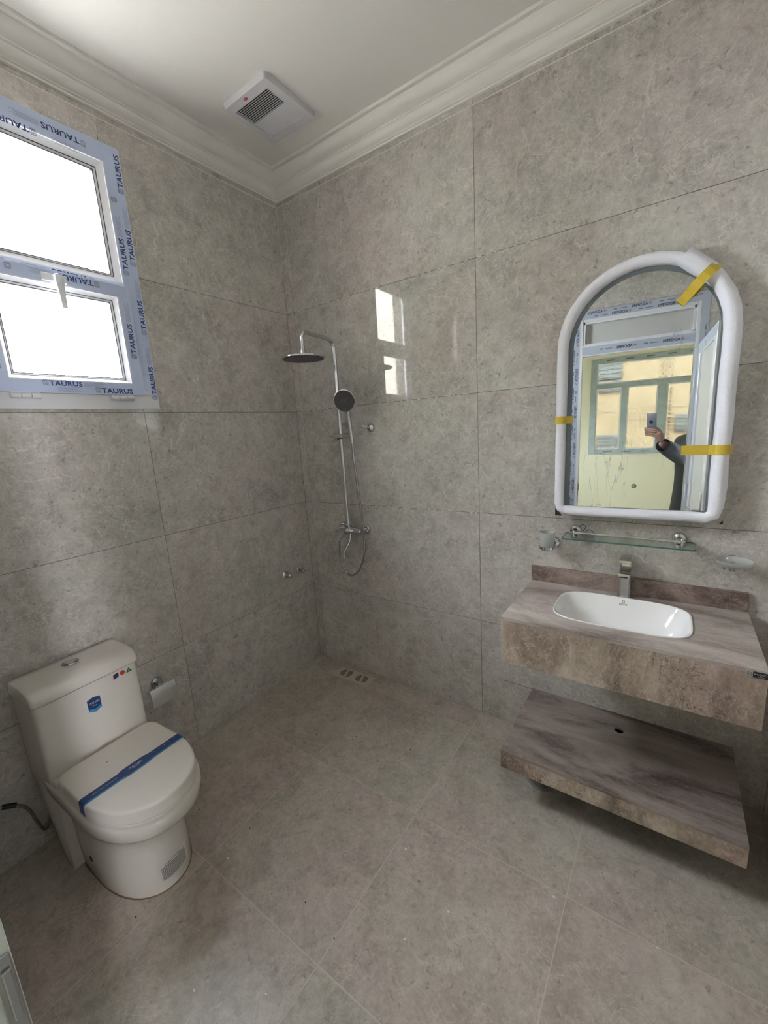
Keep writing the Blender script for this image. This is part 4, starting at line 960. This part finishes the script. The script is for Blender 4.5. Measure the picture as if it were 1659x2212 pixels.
# top with a round hole
ro = []; num = 48
for i in range(num):
    t = 2*PI*i/num; c, s_ = math.cos(t), math.sin(t)
    kx = ((SX1-HC[0]) if c > 0 else (HC[0]-SX0))/max(abs(c), 1e-9); ky = ((0-HC[1]) if s_ > 0 else (HC[1]-SY))/max(abs(s_), 1e-9)
    k = min(kx, ky); ro.append(Vector((HC[0]+c*k, HC[1]+s_*k, 0)))
for X in (SX0, SX1):
    for Y in (SY, 0.0):
        j = min(range(num), key=lambda q: (ro[q]-Vector((X, Y, 0))).length); ro[j] = Vector((X, Y, 0))
ri = [Vector((HC[0]+HR*math.cos(2*PI*i/num), HC[1]+HR*math.sin(2*PI*i/num), 0)) for i in range(num)]
z0, z1 = 0.238, 0.250; tp = MB()
vs = [Vector((p.x, p.y, z1)) for p in ro] + [Vector((p.x, p.y, z1)) for p in ri] + [Vector((p.x, p.y, z0)) for p in ri] + [Vector((p.x, p.y, z0)) for p in ro]
fs = []
for i in range(num):
    j = (i+1) % num
    fs += [(i, j, num+j, num+i), (num+i, num+j, 2*num+j, 2*num+i), (2*num+i, 2*num+j, 3*num+j, 3*num+i), (3*num+i, 3*num+j, j, i)]
tp.add(vs, fs)
obj('shelf_top', tp, marble('shelf_stone_top', rgb(88, 76, 72), rgb(140, 127, 120), rgb(160, 148, 140), 0.05, ior=1.6, vein=0.25, fleck=0.0, streak=1.0, cloud=0.8, tint=0.02, str_xyz=(0.8, 2.4, 3.0)), sf, sm=False)
obj('front_panel', MB().box((SX0, SY, 0.166), (SX1, SY+0.012, z0-0.0004), 0.0008, 1), M_APRON, sf, sm=False)
obj('side_panel', MB().box((SX0, SY+0.0122, 0.166), (SX0+0.012, 0, z0-0.0004)), M_APRON, sf, sm=False)
obj('side_panel', MB().box((SX1-0.012, SY+0.0122, 0.166), (SX1, 0, z0-0.0004)), M_APRON, sf, sm=False)
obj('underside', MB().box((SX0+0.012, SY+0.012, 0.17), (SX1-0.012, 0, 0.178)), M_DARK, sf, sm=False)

# ------------------------------------------------------------------ glass shelf
gs_ = thing('glass_shelf', 'clear glass shelf with chrome rail under the mirror', 'shelf', (1.92, -0.06, 1.09))
gl = superell(0, 0, 0.235, 0.055, 12, 48)
pl2 = MB(); pts = [(1.690, -0.004), (2.152, -0.004), (2.158, -0.020), (2.158, -0.108), (2.152, -0.120), (1.690, -0.120), (1.684, -0.108), (1.684, -0.020)]
pane = obj('glass_plate', MB().add([(x, y, 1.1075) for x, y in pts] + [(x, y, 1.1015) for x, y in pts], [tuple(range(8)), tuple(range(15, 7, -1))]), M_SHELFG, gs_, sm=False)
ed = MB(); ed.add([(x, y, 1.1075) for x, y in pts] + [(x, y, 1.1015) for x, y in pts], [(i, (i+1) % 8, (i+1) % 8 + 8, i+8) for i in range(8)])
obj('glass_edge', ed, M_EDGEG, pane, sm=False, label='green polished glass edge')
for x in (1.722, 2.106):
    b_ = MB().lathe([(0.026, 0), (0.026, 0.004), (0.022, 0.013), (0.012, 0.018), (0.010, 0.035)], (x, 0, 1.118), (0,-1,0), 26); b_.box((x-0.010, -0.050, 1.108), (x+0.010, -0.028, 1.122), 0.002, 2); b_.box((x-0.009, -0.048, 1.092), (x+0.009, -0.006, 1.1012))
    obj('wall_bracket', b_, M_CHROME, gs_)
    obj('rail_post', MB().lathe([(0.0085, 0), (0.0085, 0.003), (0.005, 0.005), (0.005, 0.030), (0.003, 0.033)], (x+0.008, -0.100, 1.1078), (0,0,1), 16), M_CHROME, gs_)
obj('rail', MB().cyl((1.712, -0.100, 1.131), (2.124, -0.100, 1.131), 0.0042, 12), M_CHROME, gs_)
# loose wires behind the shelf
wires = thing('wire_loops', 'two thin black wire loops sticking out above the glass shelf', 'wire', (1.765, -0.01, 1.11))
obj('wire', MB().tube(smoothpath([(1.740, -0.001, 1.108), (1.735, -0.012, 1.130), (1.742, -0.016, 1.145), (1.755, -0.016, 1.149), (1.764, -0.014, 1.138), (1.757, -0.012, 1.125), (1.750, -0.010, 1.112), (1.752, -0.001, 1.109)], 5), 0.0013, 6), M_BLACK, wires)
obj('wire', MB().tube(smoothpath([(1.766, -0.001, 1.110), (1.767, -0.012, 1.118), (1.775, -0.014, 1.128), (1.788, -0.014, 1.126), (1.796, -0.012, 1.114), (1.795, -0.001, 1.108)], 5), 0.0013, 6), M_BLACK, wires)
# tumbler holder
tm = thing('tumbler_holder', 'frosted glass tumbler in a chrome ring left of glass shelf', 'tumbler', (1.613, -0.065, 1.03))
obj('tumbler', MB().lathe([(0.024, 0), (0.029, 0.004), (0.034, 0.086), (0.032, 0.086), (0.027, 0.008), (0.0, 0.008)], (1.613, -0.068, 1.030), (0,0,1), 32, True, False), M_FROSTG, tm)
rg = MB().lathe([(0.0315, 0), (0.0345, 0), (0.0350, 0.012), (0.0320, 0.012), (0.0315, 0)], (1.613, -0.068, 1.038), (0,0,1), 36, False, False)
obj('ring', rg, M_CHROME, tm)
obj('wall_rosette', MB().lathe([(0.026, 0), (0.026, 0.004), (0.021, 0.012), (0.010, 0.017), (0.009, 0.034)], (1.632, 0, 1.052), (0,-1,0), 26), M_CHROME, tm)
# soap dish
sd = thing('soap_dish', 'frosted glass soap dish in a chrome ring right of glass shelf', 'soap dish', (2.274, -0.07, 1.035))
obj('dish', MB().lathe([(0.020, 0.0), (0.036, 0.006), (0.050, 0.018), (0.056, 0.030), (0.054, 0.031), (0.048, 0.021), (0.034, 0.010), (0.0, 0.006)], (2.274, -0.075, 1.040), (0,0,1), 40, True, False), M_FROSTG, sd)
obj('ring', MB().lathe([(0.030, 0), (0.0335, 0), (0.0340, 0.012), (0.0310, 0.012), (0.030, 0)], (2.274, -0.075, 1.036), (0,0,1), 36, False, False), M_CHROME, sd)
obj('wall_rosette', MB().lathe([(0.026, 0), (0.026, 0.004), (0.021, 0.012), (0.010, 0.017), (0.009, 0.045)], (2.274, 0, 1.045), (0,-1,0), 26), M_CHROME, sd)

# ------------------------------------------------------------------ arched mirror, still in its foam and tape
MC = Vector((1.938, -0.032, 1.55)); MN = Vector((0.0408, -0.9990, 0.0183)).normalized()
mt = thing('arched_mirror', 'arched wall mirror still wrapped in white foam edging and yellow tape', 'mirror', MC)
Mx = Vector((0,0,1)).cross(MN); Mx = -Mx.normalized() if Mx.x < 0 else Mx.normalized()
Mz = MN.cross(Mx); Mz = -Mz if Mz.z < 0 else Mz
mt.rotation_mode = 'QUATERNION'
mt.rotation_quaternion = Matrix(((Mx.x, -MN.x, Mz.x), (Mx.y, -MN.y, Mz.y), (Mx.z, -MN.z, Mz.z))).to_quaternion()
# local frame: x right, y into the wall, z up; origin = centre at z 1.55
ZB, ZA = -0.338, 0.345           # bottom, arch spring line
def arch(hw, zb, grow_top=0.0, n=28, y=0.0):
    out = [Vector((-hw, y, zb)), Vector((hw, y, zb))]
    out += [Vector((hw*math.cos(PI*k/n), y, ZA + (hw+grow_top)*math.sin(PI*k/n))) for k in range(n+1)]
    return out
def prism_arch(hw, zb, y0, y1, gt=0.0):
    a = arch(hw, zb, gt, y=y0); b = arch(hw, zb, gt, y=y1); n = len(a)
    return MB().add(a+b, [tuple(range(n)), tuple(range(2*n-1, n-1, -1))] + [(i, (i+1) % n, (i+1) % n + n, i+n) for i in range(n)])
obj('mirror_body', prism_arch(0.284, ZB+0.004, -0.006, 0.016), M_BLACK, mt, local=True, sm=False)
obj('light_border', prism_arch(0.283, ZB+0.006, -0.0085, -0.0062), M_LED, mt, local=True, sm=False, label='grey frosted light border of the mirror')
obj('mirror_glass', MB().poly(arch(0.238, ZB+0.029, 0.0, 48, y=-0.0090)), M_MIRROR, mt, local=True, sm=False)
pi_ = MB(); pc = Vector((0.003, -0.0094, -0.217)); c0 = MB().lathe([(0.009, 0), (0.009, 0.0003)], pc, (0,-1,0), 24); 
pw = obj('touch_button', c0, M_GREYT, mt, local=True, label='round power touch button')
obj('power_mark', MB().rect2(pc + Vector((0, -0.0005, 0)), (1,0,0), (0,0,1), -0.0008, -0.001, 0.0008, 0.006).lathe([(0.0052, 0), (0.0052, 0.0002), (0.0040, 0.0002), (0.0040, 0)], pc + Vector((0, -0.0004, 0)), (0,-1,0), 20, False, False), M_WHITEP, pw, local=True)
obj('plastic_wrap', MB().poly(arch(0.262, ZB+0.02, 0.0, 28, y=-0.0125)), M_WRAP, mt, local=True, sm=False)
# foam tube: one run up the left, over the arch, down the right, along the bottom
FR = 0.025
def foam_path():
    hw = 0.279; p = []
    p += [Vector((-hw+0.03, 0, ZB+0.010)), Vector((-hw+0.006, 0, ZB+0.018)), Vector((-hw, 0, ZB+0.04))]
    p += [Vector((-hw, 0, ZB + 0.04 + (ZA-ZB-0.04)*k/8)) for k in range(1, 8)]
    p += [Vector((hw*math.cos(PI - PI*k/22), 0, ZA + hw*math.sin(PI*k/22))) for k in range(0, 16)]
    return p
random.seed(11)
p1 = foam_path(); r1 = [(0.0185 + 0.0045*min(1, k/12))*(1+random.uniform(-0.03, 0.03)) for k, _ in enumerate(p1)]
obj('foam_edging', MB().tube([p + Vector((0, -0.012, 0)) for p in p1], r1, 16), M_FOAM, mt, local=True, ang=80)
hw = 0.270; p2 = [Vector((hw*math.cos(PI*0.360), -0.020, ZA + (hw+0.022)*math.sin(PI*0.360)))]
p2 += [Vector((hw*math.cos(PI*a), -0.016, ZA + (hw+0.008)*math.sin(PI*a))) for a in (0.31, 0.25, 0.19, 0.13, 0.07, 0.0)]
p2 += [Vector((hw+0.001*math.sin(k*2.0), -0.014, ZA + (ZB+0.05-ZA)*k/8)) for k in range(1, 9)] + [Vector((hw-0.006, -0.014, ZB+0.018)), Vector((hw-0.03, -0.014, ZB+0.004))]
p2 += [Vector((hw-0.03-(2*hw-0.045)*k/8, -0.014, ZB+0.009-0.003*math.sin(k*PI/8))) for k in range(1, 9)]
r2 = [0.032, 0.0315, 0.0305] + [0.0265+random.uniform(-0.001, 0.001) for _ in p2[3:14]] + [0.024, 0.022] + [0.0205]*(len(p2)-16)
obj('foam_edging', MB().tube(p2, r2, 16), M_FOAM, mt, local=True, ang=80)
ck = MB().prism([(-0.297, 0.0, ZB-0.020), (-0.268, 0.0, ZB-0.020), (-0.297, 0.0, ZB+0.010)], (0, 0.012, 0)); obj('corner_cap', ck, M_BLACK, mt, local=True, sm=False, label='larger black plastic corner cap'); ck = MB().prism([(0.288, 0.0, ZB-0.020), (0.297, 0.0, ZB-0.020), (0.297, 0.0, ZB-0.008)], (0, 0.012, 0))
obj('corner_cap', ck, M_BLACK, mt, local=True, sm=False, label='black plastic corner cap')
def tape(pts, w, name='tape_strip'):
    pts = [Vector(p) for p in pts]; rings = []
    for i, p in enumerate(pts):
        d = (pts[min(i+1, len(pts)-1)] - pts[max(i-1, 0)]); d.normalize(); s_ = Vector((-d.z, 0, d.x)).normalized()*w/2
        rings.append([p - s_, p + s_])
    m_ = MB().loft(rings, False, False, closed=False)
    return obj(name, m_, M_TAPE, mt, local=True, sm=False)
# tape follows the foam bulge, then lies on the glass
tape([(0.112, -0.0135, 0.452), (0.125, -0.0140, 0.466), (0.139, -0.022, 0.481), (0.150, -0.044, 0.491), (0.165, -0.0535, 0.507), (0.182, -0.0545, 0.524), (0.197, -0.050, 0.539), (0.209, -0.039, 0.551), (0.215, -0.026, 0.557)], 0.033)
def arcx(cx_, cy_, R_, a0, a1, z): return [(cx_ + R_*math.cos(math.radians(a0+(a1-a0)*k/10)), cy_ - R_*math.sin(math.radians(a0+(a1-a0)*k/10)), z) for k in range(11)]
tape(arcx(-0.279, -0.012, 0.0245, 190, 25, 0.062) + [(-0.243, -0.0135, 0.062), (-0.232, -0.0135, 0.062)], 0.031)
tape([(0.150, -0.0135, -0.077), (0.200, -0.0135, -0.077), (0.232, -0.0135, -0.077)] + arcx(0.272, -0.014, 0.0300, 155, -10, -0.076), 0.035)

# ------------------------------------------------------------------ ceiling exhaust fan
ev = thing('exhaust_fan', 'square white ceiling exhaust fan with slatted grille and red badge', 'exhaust fan', (0.44, -0.395, 3.10))
EX0, EX1, EY0, EY1 = 0.292, 0.585, -0.553, -0.243
fr = MB(); zt, zb = ZC, 3.078; gx0, gx1, gy0, gy1 = 0.325, 0.541, -0.505, -0.292
def rr(x0, y0, x1, y1, r, z, n=5):
    out = []
    for cx_, cy_, a0 in ((x1-r, y1-r, 0), (x0+r, y1-r, PI/2), (x0+r, y0+r, PI), (x1-r, y0+r, 3*PI/2)):
        out += [Vector((cx_+r*math.cos(a0+PI/2*k/n), cy_+r*math.sin(a0+PI/2*k/n), z)) for k in range(n+1)]
    return out
rs = [rr(EX0, EY0, EX1, EY1, 0.02, zt), rr(EX0, EY0, EX1, EY1, 0.02, zt-0.006), rr(EX0+0.006, EY0+0.006, EX1-0.006, EY1-0.006, 0.018, zb), rr(gx0, gy0, gx1, gy1, 0.003, zb-0.001), rr(gx0, gy0, gx1, gy1, 0.003, zb+0.012)]
fr.loft(rs, True, False); efr = obj('cover', fr, M_VENT, ev, ang=30)
obj('fan_housing', MB().box((gx0-0.002, gy0-0.002, zb+0.0125), (gx1+0.002, gy1+0.002, zb+0.014)), M_DARK, ev, sm=False)
obj('gap_backing', MB().box((gx0, (gy0+gy1)/2, zb+0.0095), (gx1, gy1, zb+0.0115)), M_GREYT, ev, sm=False)  # grey plate added behind half the slats to tone their gaps
ns = 22; pit = (gy1-gy0)/ns
base = None
for k in range(ns):
    y = gy0 + (k+0.5)*pit; s_ = -1 if k < ns/2 else 1
    if k in (0, ns//2) or base is None:
        m_ = MB(); hw_ = 0.0031; dz = 0.0012
        m_.add([(0, -hw_, s_*dz), (0, hw_, -s_*dz), (0, hw_, -s_*dz+0.0012), (0, -hw_, s_*dz+0.0012), (gx1-gx0, -hw_, s_*dz), (gx1-gx0, hw_, -s_*dz), (gx1-gx0, hw_, -s_*dz+0.0012), (gx1-gx0, -hw_, s_*dz+0.0012)], [(0,1,2,3),(4,7,6,5),(0,4,5,1),(1,5,6,2),(2,6,7,3),(3,7,4,0)])
        base = mesh_from(m_, 'slat', M_VENT)
    o = bpy.data.objects.new('slat', base); COL.objects.link(o); o.parent = ev; o.location = Vector((gx0, y, zb+0.0055)) - ev.location
bdg = obj('badge', MB().lathe([(0.0115, 0), (0.0115, 0.0015)], (0, 0, 0), (0,0,-1), 28), M_RED, ev, local=True); bdg.location = Vector((0.425, -0.527, zb+0.0005)) - ev.location; bdg.scale = (1, 0.62, 1)
obj('badge_mark', MB().box((-0.007, -0.0012, -0.0018), (0.007, 0.0012, -0.0012)), M_WHITEP, bdg, local=True, sm=False)

# ------------------------------------------------------------------ debris on the floor
db = MB(); random.seed(5)
for (x, y) in ((0.981, -1.598), (1.717, -1.161), (1.894, -0.72), (1.821, -0.771), (1.172, -1.485), (1.223, -0.579), (1.533, -1.005), (2.12, -0.751), (0.72, -1.30), (1.45, -1.15), (1.30, -0.9), (1.62, -1.3), (1.9, -1.1)):
    a = random.uniform(0, PI); r_ = random.uniform(0.0025, 0.0055); n_ = 5
    db.prism([(x+r_*math.cos(a+2*PI*k/n_)*random.uniform(.6, 1.5), y+r_*math.sin(a+2*PI*k/n_)*random.uniform(.5, 1), 0.0) for k in range(n_)], (0, 0, 0.002))
o_ = obj('plaster_chips', db, M_GROUTL, sm=False, label='tiny white plaster chips scattered over the floor tiles', cat='debris', kind='stuff')
db = MB()
for (x, y) in ((0.69, -1.173), (1.253, -1.272), (1.401, -0.975), (0.418, -1.237), (1.096, -1.247), (0.55, -0.62), (0.75, -0.52), (0.95, -0.6), (0.62, -1.6), (1.7, -1.35), (1.05, -0.45), (0.35, -0.45)):
    db.ball((x, y, 0.0018), 0.0026, 7, 4)
obj('grit', db, M_DARK, label='dark grit specks scattered over the floor tiles', cat='debris', kind='stuff')

# ------------------------------------------------------------------ phone held at the camera and the photographer
def P(r_, u_, f_): return CAM + CR*r_ + CU*u_ + CF*f_
pn = thing('phone', 'grey phone held up by the person, seen in the mirror', 'phone', P(0, 0, -0.006))
obj('phone_body', MB().obox(P(0.002, -0.008, -0.0075), (CR, CU, CF), (0.036, 0.078, 0.004), 0.0025), M_PHONE, pn)
obj('lens_ring', MB().lathe([(0.0135, -0.0035), (0.0135, -0.0006), (0.0115, -0.0003), (0.0105, -0.0012), (0.0, -0.0015)], CAM, CF, 28, False, False), M_BLACK, pn)

def skin_mesh(chains, sub=2):
    """chains: list of (points, radii, parent index or None); one Skin + Subdivision surface"""
    me = bpy.data.meshes.new('skin_src'); vs, es, rad = [], [], []
    for pts, rs_, par in chains:
        last = par
        for p, r_ in zip(pts, rs_):
            vs.append(tuple(p)); rad.append(r_); i = len(vs)-1
            if last is not None: es.append((last, i))
            last = i
    me.from_pydata(vs, es, [])
    o = bpy.data.objects.new('skin_src', me); COL.objects.link(o)
    sk = o.modifiers.new('Skin', 'SKIN'); sk.use_smooth_shade = True; sk.branch_smoothing = 0.4
    lay = me.skin_vertices[0].data if me.skin_vertices else None
    if lay is None:
        bm = bmesh.new(); bm.from_mesh(me); bm.verts.layers.skin.verify(); bm.to_mesh(me); bm.free(); lay = me.skin_vertices[0].data
    for i, r_ in enumerate(rad):
        lay[i].radius = r_ if isinstance(r_, tuple) else (r_, r_)
        lay[i].use_root = (i == 0)
    ss_ = o.modifiers.new('Sub', 'SUBSURF'); ss_.levels = sub; ss_.render_levels = sub
    bpy.context.view_layer.update()
    ev_ = o.evaluated_get(bpy.context.evaluated_depsgraph_get()); m2 = ev_.to_mesh()
    out = ([v.co.copy() for v in m2.vertices], [tuple(p.vertices) for p in m2.polygons])
    ev_.to_mesh_clear(); bpy.data.objects.remove(o); bpy.data.meshes.remove(me)
    return out
BX, BY = 2.50, -2.50
pe = thing('person', 'person in a dark grey robe taking the photo in the doorway', 'person', (BX, BY, 0))
body = MB()
wrist = P(0.060, -0.165, -0.026); elbow = Vector((2.30, -2.26, 1.345)); shR = Vector((2.345, -2.49, 1.430)); shL = Vector((2.68, -2.52, 1.43))
hip = Vector((BX, BY, 0.93)); chest = Vector((BX, BY-0.01, 1.28)); neckb = Vector((BX, BY-0.005, 1.46)); neckt = Vector((BX, BY+0.02, 1.53))
chains = [([hip], [(0.155, 0.11)], None), ([Vector((BX, BY, 1.10)), chest, Vector((BX, BY, 1.40)), neckb, neckt], [(0.14, 0.10), (0.16, 0.11), (0.13, 0.09), 0.058, 0.054], 0)]
# arms from the upper chest (index 3), legs from the hip (index 0)
chains.append(([shR, shR.lerp(elbow, .5), elbow, elbow.lerp(wrist, .5), wrist], [0.055, 0.047, 0.040, 0.034, 0.026], 3))
chains.append(([shL, Vector((2.73, -2.51, 1.22)), Vector((2.745, -2.49, 1.07)), Vector((2.74, -2.43, 0.95)), Vector((2.735, -2.38, 0.84))], [0.055, 0.046, 0.040, 0.034, 0.026], 3))
for s_ in (-1, 1): chains.append(([Vector((BX+s_*0.10, BY, 0.84)), Vector((BX+s_*0.105, BY+0.01, 0.48)), Vector((BX+s_*0.11, BY-0.01, 0.09)), Vector((BX+s_*0.115, BY+0.06, 0.045)), Vector((BX+s_*0.12, BY+0.15, 0.030))], [0.085, 0.058, 0.040, 0.036, 0.028], 0))
body.add(*skin_mesh(chains))
# head: egg shape with brow, nose, chin
hc = Vector((BX, BY+0.035, 1.640)); rings = []
for i in range(15):
    a = PI*i/14 - PI/2; z = math.sin(a)
    ring = []
    for k in range(24):
        t = 2*PI*k/24; x = math.cos(a)*math.cos(t)*0.076; y = math.cos(a)*math.sin(t)*0.096
        if z < -0.2: x *= 1 + (z+0.2)*0.35
        if math.sin(t) > 0.9 and -0.35 < z < 0.1: y += 0.020*(1-abs(z+0.12)/0.25) if abs(z+0.12) < 0.25 else 0
        if math.sin(t) > 0.6 and z < -0.6: y += 0.010
        ring.append(hc + Vector((x, y, z*0.118)))
    rings.append(ring)
body.loft(rings, False, False)
for s_ in (-1, 1): body.ball(hc + Vector((s_*0.079, -0.005, -0.005)), 0.03, 10, 7, (0.30, 0.55, 1.0))
# right hand: palm and five fingers round the phone
def hand(Pf, parts):
    for pts, rs_ in parts: body.add(*skin_mesh([([Pf(*p) for p in pts], rs_, None)]))
palm = [([(0.060, -0.158, -0.022), (0.064, -0.128, -0.012), (0.060, -0.098, -0.002), (0.052, -0.072, 0.004)], [(0.025, 0.021), (0.030, 0.024), (0.034, 0.020), (0.028, 0.013)])]
fing = []
for u0, ln, rr_ in ((-0.050, 1.0, 0.0082), (-0.067, 1.04, 0.0085), (-0.084, 1.0, 0.0082), (-0.100, 0.88, 0.0074)):
    fing.append(([(0.052, u0-0.010, 0.004), (0.034, u0-0.006, 0.0125), (0.002, u0, 0.0145), (-0.028*ln, u0+0.002, 0.0125), (-0.044*ln, u0+0.003, 0.003), (-0.046*ln, u0+0.003, -0.008)], [rr_*1.2, rr_*1.15, rr_*1.08, rr_, rr_*0.92, rr_*0.78]))
fing.append(([(0.062, -0.118, -0.018), (0.058, -0.092, -0.024), (0.048, -0.068, -0.026), (0.030, -0.052, -0.024), (0.012, -0.044, -0.022)], [0.016, 0.013, 0.011, 0.010, 0.0082]))
hand(P, palm + fing)
# left hand, relaxed
def PL(x, y, z): return Vector((2.735+x, -2.375+y, 0.84+z))
lh = [([(0, 0, 0.01), (0, 0.008, -0.03), (0, 0.016, -0.075)], [(0.024, 0.018), (0.020, 0.036), (0.014, 0.036)])]
for k, (yy_, ln) in enumerate(((0.042, 0.9), (0.024, 1.0), (0.006, 0.95), (-0.010, 0.78))):
    lh.append(([(0, yy_, -0.075), (-0.003, yy_+0.002, -0.075-0.035*ln), (-0.010, yy_+0.004, -0.075-0.060*ln), (-0.020, yy_+0.004, -0.075-0.080*ln)], [0.0092, 0.0085, 0.008, 0.0065]))
lh.append(([(0, 0.030, -0.03), (-0.006, 0.050, -0.055), (-0.010, 0.058, -0.080), (-0.012, 0.060, -0.10)], [0.013, 0.011, 0.0095, 0.008]))
hand(PL, lh)
obj('body', body, M_SKIN, pe, ang=180)
for s_ in (-1, 1):
    e_ = obj('eye', MB().ball(hc + Vector((s_*0.030, 0.083, 0.006)), 0.011, 12, 8), M_WHITEP, pe); obj('iris', MB().ball(hc + Vector((s_*0.030, 0.0925, 0.006)), 0.0045, 10, 6, (1, .5, 1)), M_HAIR, e_)
obj('mouth', MB().ball(hc + Vector((0, 0.088, -0.062)), 0.02, 12, 6, (1.1, 0.35, 0.25)), plain('lips', rgb(140, 84, 78), 0.5), pe)
hr = MB(); rings = []
for i in range(9):
    a = PI*0.5*(i/8)*1.0 + 0.02; ring = []
    for k in range(24):
        t = 2*PI*k/24; low = -0.045 if math.sin(t) < 0.2 else 0.045
        zz = 0.125*math.sin(a) if i > 1 else low + (0.03 if i else 0)
        ring.append(hc + Vector((math.cos(a)*math.cos(t)*0.083, math.cos(a)*math.sin(t)*0.103 - 0.003, zz)))
    rings.append(ring)
hr.loft(rings, False, True); obj('hair', hr, M_HAIR, pe, ang=180)
# robe: long body, plus sleeves
def ell(cx_, cy_, z, a, b, n=36, wob=0.0, ph=0.0): return [Vector((cx_ + a*math.cos(2*PI*k/n)*(1+wob*math.sin(7*2*PI*k/n+ph)), cy_ + b*math.sin(2*PI*k/n)*(1+wob*math.sin(7*2*PI*k/n+ph)), z)) for k in range(n)]
rb = MB(); rb.loft([ell(BX, BY+0.01, 0.07, 0.285, 0.25, wob=0.03), ell(BX, BY+0.005, 0.45, 0.260, 0.205, wob=0.03, ph=1), ell(BX, BY, 0.85, 0.235, 0.175, wob=0.02, ph=2), ell(BX, BY, 1.10, 0.215, 0.155, wob=0.012), ell(BX, BY-0.005, 1.28, 0.215, 0.150), ell(BX, BY-0.005, 1.38, 0.205, 0.135), ell(BX, BY-0.005, 1.44, 0.150, 0.110), ell(BX, BY, 1.475, 0.085, 0.080), ell(BX, BY+0.008, 1.50, 0.068, 0.066)], False, False)
obj('robe', rb, M_ROBE, pe, ang=180)
cuff = elbow.lerp(wrist, 0.90)
dv = (wrist-elbow).normalized()
slv = [shR + Vector((0.03, 0, 0.0)), shR, shR.lerp(elbow, .5), elbow + Vector((0.0, 0.0, -0.005)), elbow.lerp(wrist, .35) + Vector((0, 0, -0.008)), elbow.lerp(wrist, .62) + Vector((0, 0, -0.012)), cuff + Vector((0, 0, -0.008))]
obj('sleeve', MB().tube(slv, [0.088, 0.086, 0.078, 0.072, 0.064, 0.058, 0.052], 22, cap=False), M_ROBE, pe, ang=180)
obj('sleeve', MB().tube([Vector((2.65, -2.52, 1.43)), shL, Vector((2.73, -2.51, 1.22)), Vector((2.745, -2.49, 1.07)), Vector((2.74, -2.43, 0.94))], [0.088, 0.086, 0.078, 0.072, 0.066], 22, cap=False), M_ROBE, pe, ang=180)
for s_ in (-1, 1): obj('sandal', MB().box((BX+s_*0.118-0.045, BY-0.09, 0.0), (BX+s_*0.118+0.045, BY+0.18, 0.016), 0.006, 2), M_BLACK, pe)
